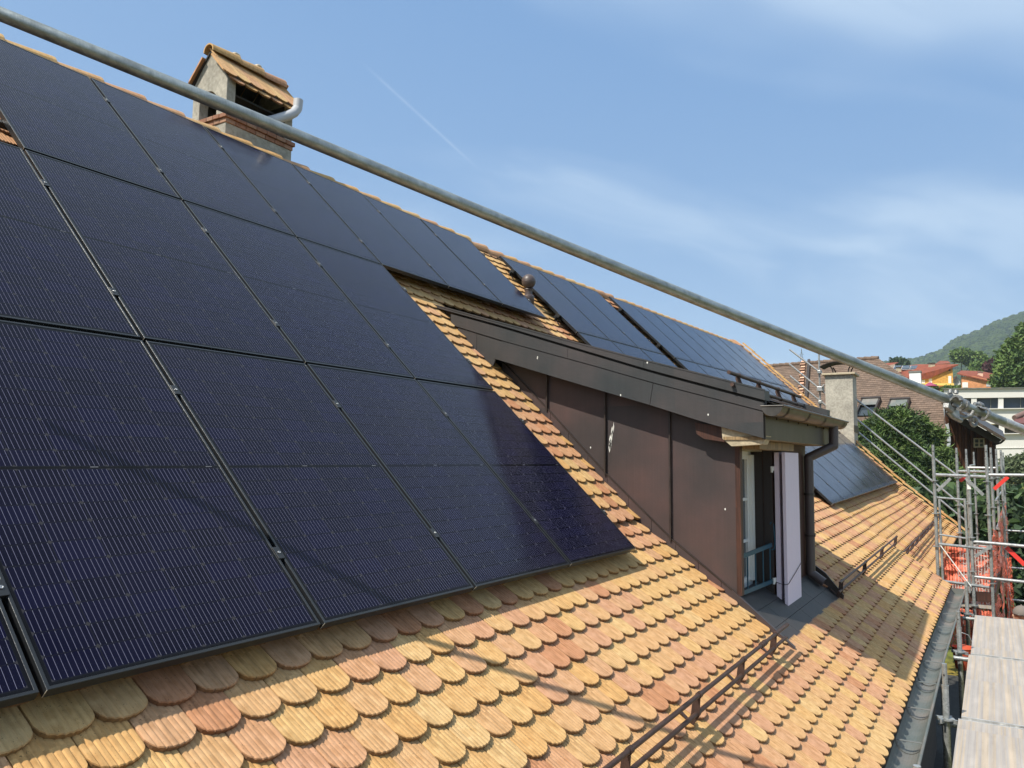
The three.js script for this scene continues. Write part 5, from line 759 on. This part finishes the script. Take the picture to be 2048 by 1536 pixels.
// wooden barn: board wall, one sloping roof seen from below
{
  const b = thing('wooden_barn', 'dark barn wall of upright boards under a sloping roof edge, behind the scaffold uprights', 'barn', down(at(1940, 900, 31), -10));
  const topY = (x) => lerp(818, 884, (x - 1892) / (2000 - 1892)), boardM = [0, 1, 2, 3].map((k) => M({ color: C3(0.115 + 0.035 * k, 0.047 + 0.012 * k, 0.022 + 0.004 * k), roughness: 0.9, map: rep(woodTex, 1.5, 0.7, k * 0.23, k * 0.37) }));
  for (let i = 0; i < 16; i++) { const x0 = 1892 + i * 6.2, x1 = x0 + 5.7, d = 31 + (i % 2) * 0.05; part(b, 'board', slab([at(x0, topY(x0), d), at(x1, topY(x1), d), at(x1, 1010, d), at(x0, 1010, d)], cF.clone().multiplyScalar(0.06)), boardM[Math.floor(hash2(i, 2, 9) * 4)]); }
  part(b, 'wall', slab([at(1889, 815, 31.2), at(1992, 880, 31.2), at(1992, 1020, 31.2), at(1889, 1020, 31.2)], away(1885, 900, 2.0)), mat.black);
  part(b, 'roof', [slab([at(1884, 803, 29.6), at(2010, 877, 29.6), at(2006, 862, 34), at(1884, 792, 34)], V(0, -0.07, 0))], mat.darkMetal);
  part(b, 'roof_edge', bar(at(1884, 805, 29.55), at(2010, 879, 29.55), 0.05, 0.10), M({ color: C3(0.20, 0.15, 0.11), map: rep(woodTex, 1, 1) }));
  part(b, 'barge_board', slab([at(1890, 813, 29.9), at(2004, 880, 29.9), at(1994, 888, 29.9), at(1893, 832, 29.9)], cF.clone().multiplyScalar(0.05)), mat.black);
  part(b, 'eaves_gutter', path([at(2008, 880, 29.8), at(2001, 886, 30), at(1988, 889, 30.6)], 0.04, 20, 8), mat.darkMetal);
  const w = part(b, 'window', [[1948, 1969, 876.5, 878.5], [1948, 1969, 893, 895], [1948, 1950, 878.5, 893], [1967, 1969, 878.5, 893], [1957.5, 1959.5, 878.5, 893], [1950, 1957.5, 885.5, 886.8], [1959.5, 1967, 885.5, 886.8]].map(([x0, x1, y0, y1]) => slab([at(x0, y0, 30.93), at(x1, y0, 30.93), at(x1, y1, 30.93), at(x0, y1, 30.93)], cF.clone().multiplyScalar(0.05))), mat.cream);
  part(w, 'pane', slab([at(1950, 878, 30.97), at(1967, 878, 30.97), at(1967, 893, 30.97), at(1950, 893, 30.97)], cF.clone().multiplyScalar(0.02)), mat.darkPane);
}
// white building
{
  const D = 70, b = thing('white_building', 'long white flat roofed building with dark window bands at the right edge', 'building', down(at(1980, 900, D), -6)), wm = M({ color: C3(0.62, 0.61, 0.58), roughness: 0.9, bumpMap: rep(grainBump, 1, 1), bumpScale: 0.004 });
  const dw = (x, d) => d - (x - 1888) / 1569 * D * 0.4, q = (x0, x1, y0, y1, d, t) => slab([at(x0, y0, dw(x0, d)), at(x1, y0 - (x1 - x0) * 0.012, dw(x1, d)), at(x1, y1 - (x1 - x0) * 0.012, dw(x1, d)), at(x0, y1, dw(x0, d))], away(1886, 840, t));
  const bands = [[778, 796.5, 1888, 2140], [818, 849, 1888, 2140], [868.5, 962, 1900, 2140]]; part(b, 'wall', [...bands.map(([y0, y1, x0, x1]) => q(x0, x1, y0, y1, D, 6)), q(1888, 1924, 796, 818.5, D, 6), q(1942.5, 1953.5, 796, 818, D, 6), q(1996.5, 2007, 795.5, 817.5, D, 6), q(2060, 2140, 795, 817, D, 6), q(1900, 1973, 849, 868.6, D, 6), q(1998, 2009, 848.5, 868, D, 6), q(2060, 2140, 848, 867.6, D, 6)], wm);
  part(b, 'roof_edge', q(1886, 2140, 776.5, 778.6, D - 0.15, 7), mat.zinc); part(b, 'ledge', [q(1888, 2140, 818, 819.6, D - 0.2, 0.3), q(1888, 2140, 868.3, 869.8, D - 0.25, 0.4), q(1888, 2140, 897, 897.8, D - 0.05, 0.1)], wm);
  for (const [x0, x1, y0, y1] of [[1924, 1942.5, 796.5, 818], [1953.5, 1996.5, 796, 818], [2007, 2060, 795.5, 817.5], [1973, 1998, 849, 868.5], [2009, 2060, 848.5, 868]]) { const w = part(b, 'window', [q(x0, x1, y0, y0 + 0.9, D + 0.25, 0.2), q((x0 + x1) / 2 - 0.5 + (x1 - x0) * 0.15, (x0 + x1) / 2 + 0.5 + (x1 - x0) * 0.15, y0, y1, D + 0.25, 0.2)], mat.zinc); part(w, 'pane', q(x0, x1, y0, y1, D + 0.4, 0.1), new THREE.MeshPhysicalMaterial({ color: y0 < 820 ? C3(0.03, 0.05, 0.09) : C3(0.02, 0.02, 0.02), roughness: 0.1, ior: 1.6 })); }
  const w2 = thing('low_shed_roof', 'corner of a dark red tiled roof at the right edge, in front of the white building', 'roof', at(2040, 850, 45)); part(w2, 'roof', [slab([at(2030, 838, 45), at(2060, 832, 45), at(2060, 846, 43), at(2024, 846, 43)], V(0, -0.1, 0))], M({ color: C3(0.12, 0.04, 0.035) })); part(w2, 'ridge', tube(at(2029, 836, 45), at(2060, 822, 45.5), 0.16, 10), M({ color: C3(0.16, 0.10, 0.085) }));
}
// ---------------------------------------------------------------- houses on the slope
const redRoof = M({ color: C3(0.42, 0.105, 0.048), roughness: 0.9, map: rep(tileRowTex, 0.35, 0.35) });
const turnD = (x, d) => d - (x - 1740) / 1569 * d * 0.55;      // the fronts face a little to the left, towards the sun
function slopeHouse(name, label, wallC, d, wallPx, roofPx, extra) {
  const h = thing(name, label, 'house', down(at(wallPx[0][0], wallPx[0][1], d), at(wallPx[0][0], 790, d).y - 2)), wm = M({ color: C3(...wallC), roughness: 0.9, map: rep(grainTex, 0.2, 0.2) });
  part(h, 'wall', slab(wallPx.map(([x, y]) => at(x, y, turnD(x, d))), away(wallPx[0][0], 760, 7)), wm);
  const r = part(h, 'roof', slab(roofPx.map(([x, y, dd]) => at(x, y, turnD(x, d) + dd)), V(0, -0.12, 0)), redRoof); extra?.(h, r, d); return h;
}
const pxSlab = (d, x0, x1, y0, y1, t = 0.15) => slab([at(x0, y0, turnD(x0, d)), at(x1, y0, turnD(x1, d)), at(x1, y1, turnD(x1, d)), at(x0, y1, turnD(x0, d))], cF.clone().multiplyScalar(t));
slopeHouse('red_roofed_house', 'red roofed house left of the yellow house, half hidden by the slanting tube', [0.50, 0.42, 0.33], 128, [[1738, 740], [1775, 736], [1790, 728], [1792, 760], [1738, 770]], [[1735, 737, -0.5], [1775, 734.5, -0.5], [1797, 724.5, 4], [1746, 727.5, 6]], (h, r, d) => { const c = part(r, 'chimney', pxSlab(d + 2, 1761, 1767, 726, 732.5, 0.6), mat.cream); part(c, 'chimney_cap', pxSlab(d + 1.9, 1760, 1768, 724.5, 726.2, 0.8), mat.zinc); });
slopeHouse('yellow_house', 'yellow house with a broad red roof, roof panels and two chimneys', [0.82, 0.46, 0.10], 120, [[1812, 757], [1856, 756], [1905, 733], [1907, 782], [1812, 790]], [[1808, 757, -0.3], [1857, 756, -0.3], [1917, 728.5, -0.3], [1836, 728.5, 8], [1768, 737, 8]], (h, r, d) => {
  for (let i = 0; i < 3; i++) { const x0 = 1787 + i * 16.5; part(r, 'roof_panel', slab([at(x0, 738.5, turnD(x0, d) + 4.4), at(x0 + 15, 738.3, turnD(x0, d) + 4.4), at(x0 + 16.4, 732, turnD(x0, d) + 6.4), at(x0 + 2, 732.3, turnD(x0, d) + 6.4)], V(0, 0.1, 0)), mat.darkPane); part(r, 'panel_frame', [bar(at(x0 - 0.5, 739, turnD(x0, d) + 4.3), at(x0 + 2, 732, turnD(x0, d) + 6.3), 0.1, 0.14), bar(at(x0, 739, turnD(x0, d) + 4.3), at(x0 + 15, 739, turnD(x0, d) + 4.3), 0.1, 0.14), bar(at(x0 + 1, 735.4, turnD(x0, d) + 5.2), at(x0 + 16, 735.3, turnD(x0, d) + 5.2), 0.06, 0.14)], mat.alu); }
  for (const [x, y, w] of [[1866, 732, 4.2], [1799.5, 740, 3]]) { const c = part(r, 'chimney', pxSlab(d + 3, x - w, x + w, y - 5, y + 3.5, 0.7), mat.cream); part(c, 'chimney_cap', pxSlab(d + 2.9, x - w - 0.6, x + w + 0.6, y - 6.4, y - 4.8, 0.9), mat.darkMetal); }
  part(h, 'window', pxSlab(d - 0.05, 1842, 1850, 760, 767), mat.white); part(h, 'window', pxSlab(d - 0.05, 1857.5, 1864, 757, 767), mat.white); part(h, 'door', pxSlab(d - 0.05, 1897, 1902.5, 752, 774), mat.white); part(h, 'window', pxSlab(d - 0.05, 1897, 1901, 738, 742), mat.darkPane); part(h, 'balcony', [pxSlab(d - 1.4, 1840, 1908, 766.5, 770.6, 1.4)], M({ color: C3(0.85, 0.58, 0.14) })); part(h, 'loggia', pxSlab(d - 0.04, 1868, 1890, 772, 781), M({ color: C3(0.38, 0.13, 0.03) }));
});
slopeHouse('peach_house', 'peach coloured house with a red roof and a white shuttered window', [0.80, 0.36, 0.16], 116, [[1923, 754], [1946, 752], [1980, 760], [1984, 782], [1923, 782]], [[1913.5, 746.5, -0.3], [1981, 762, -0.3], [1990, 748, 6], [1960, 742, 7], [1922, 741, 7]], (h, r, d) => { part(h, 'window', pxSlab(d - 0.05, 1925, 1936, 764.5, 775), mat.white); part(h, 'window', pxSlab(d - 0.05, 1973, 1982, 766, 773), mat.pvc); const c = part(r, 'chimney', pxSlab(d + 2, 1961.5, 1966, 744, 753, 0.6), M({ color: C3(0.65, 0.45, 0.33) })); part(c, 'chimney_cap', pxSlab(d + 1.9, 1961, 1966.5, 743, 744.4, 0.8), mat.zinc); part(r, 'roof_light', pxSlab(d + 2.4, 1955, 1960, 749, 751), mat.white); });
slopeHouse('grey_house', 'small pale house with a grey roof just above the yellow house', [0.70, 0.68, 0.64], 190, [[1873, 727], [1898, 725.5], [1898, 735], [1873, 735]], [[1870, 728, -1], [1901, 726, -1], [1896, 722, 6], [1880, 721.5, 6]]);
slopeHouse('white_gabled_house', 'sliver of a white gabled house between the yellow and the peach house', [0.74, 0.74, 0.74], 135, [[1907, 760], [1913, 751], [1921, 767], [1921, 776], [1907, 776]], [[1905, 761, -0.6], [1913.5, 750, -0.6], [1914.5, 749, 5], [1906, 760, 5]]);
{
  const p = thing('parasol', 'magenta garden parasol beside the hedge of the yellow house', 'parasol', at(1860, 778, 110)); const q = at(1860, 764, 110), g = new THREE.ConeGeometry(1.0, 0.6, 10, 1, true); g.translate(q.x, q.y - 0.3, q.z); part(p, 'canopy', g, M({ color: C3(0.28, 0.04, 0.10) })); part(p, 'pole', tube(at(1860, 780, 110), q, 0.04, 8), mat.white);
  const m = thing('lattice_mast', 'thin lattice mast on the skyline above the brown roof', 'mast', at(1603, 735, 300)); const b = at(1603, 735, 300), t = at(1603, 697, 300), w = 0.8, L = []; for (const s of [-1, 1]) L.push(bar(b.clone().addScaledVector(cR, s * w), t, 0.12, 0.12, cF)); for (let i = 0; i < 6; i++) { const a = b.clone().lerp(t, i / 6), c = b.clone().lerp(t, (i + 1) / 6), k = 1 - i / 6, k2 = 1 - (i + 1) / 6; L.push(bar(a.addScaledVector(cR, w * k), c.addScaledVector(cR, -w * k2), 0.08, 0.08, cF)); } for (const f of [0.5, 0.7]) L.push(bar(b.clone().lerp(t, f).addScaledVector(cR, -0.9), b.clone().lerp(t, f).addScaledVector(cR, 0.9), 0.1, 0.1, cF)); part(m, 'lattice', L, mat.zinc);
}

scene.traverse((o) => { if (o.isMesh) { o.castShadow = true; o.receiveShadow = true; } });
renderer.render(scene, camera);
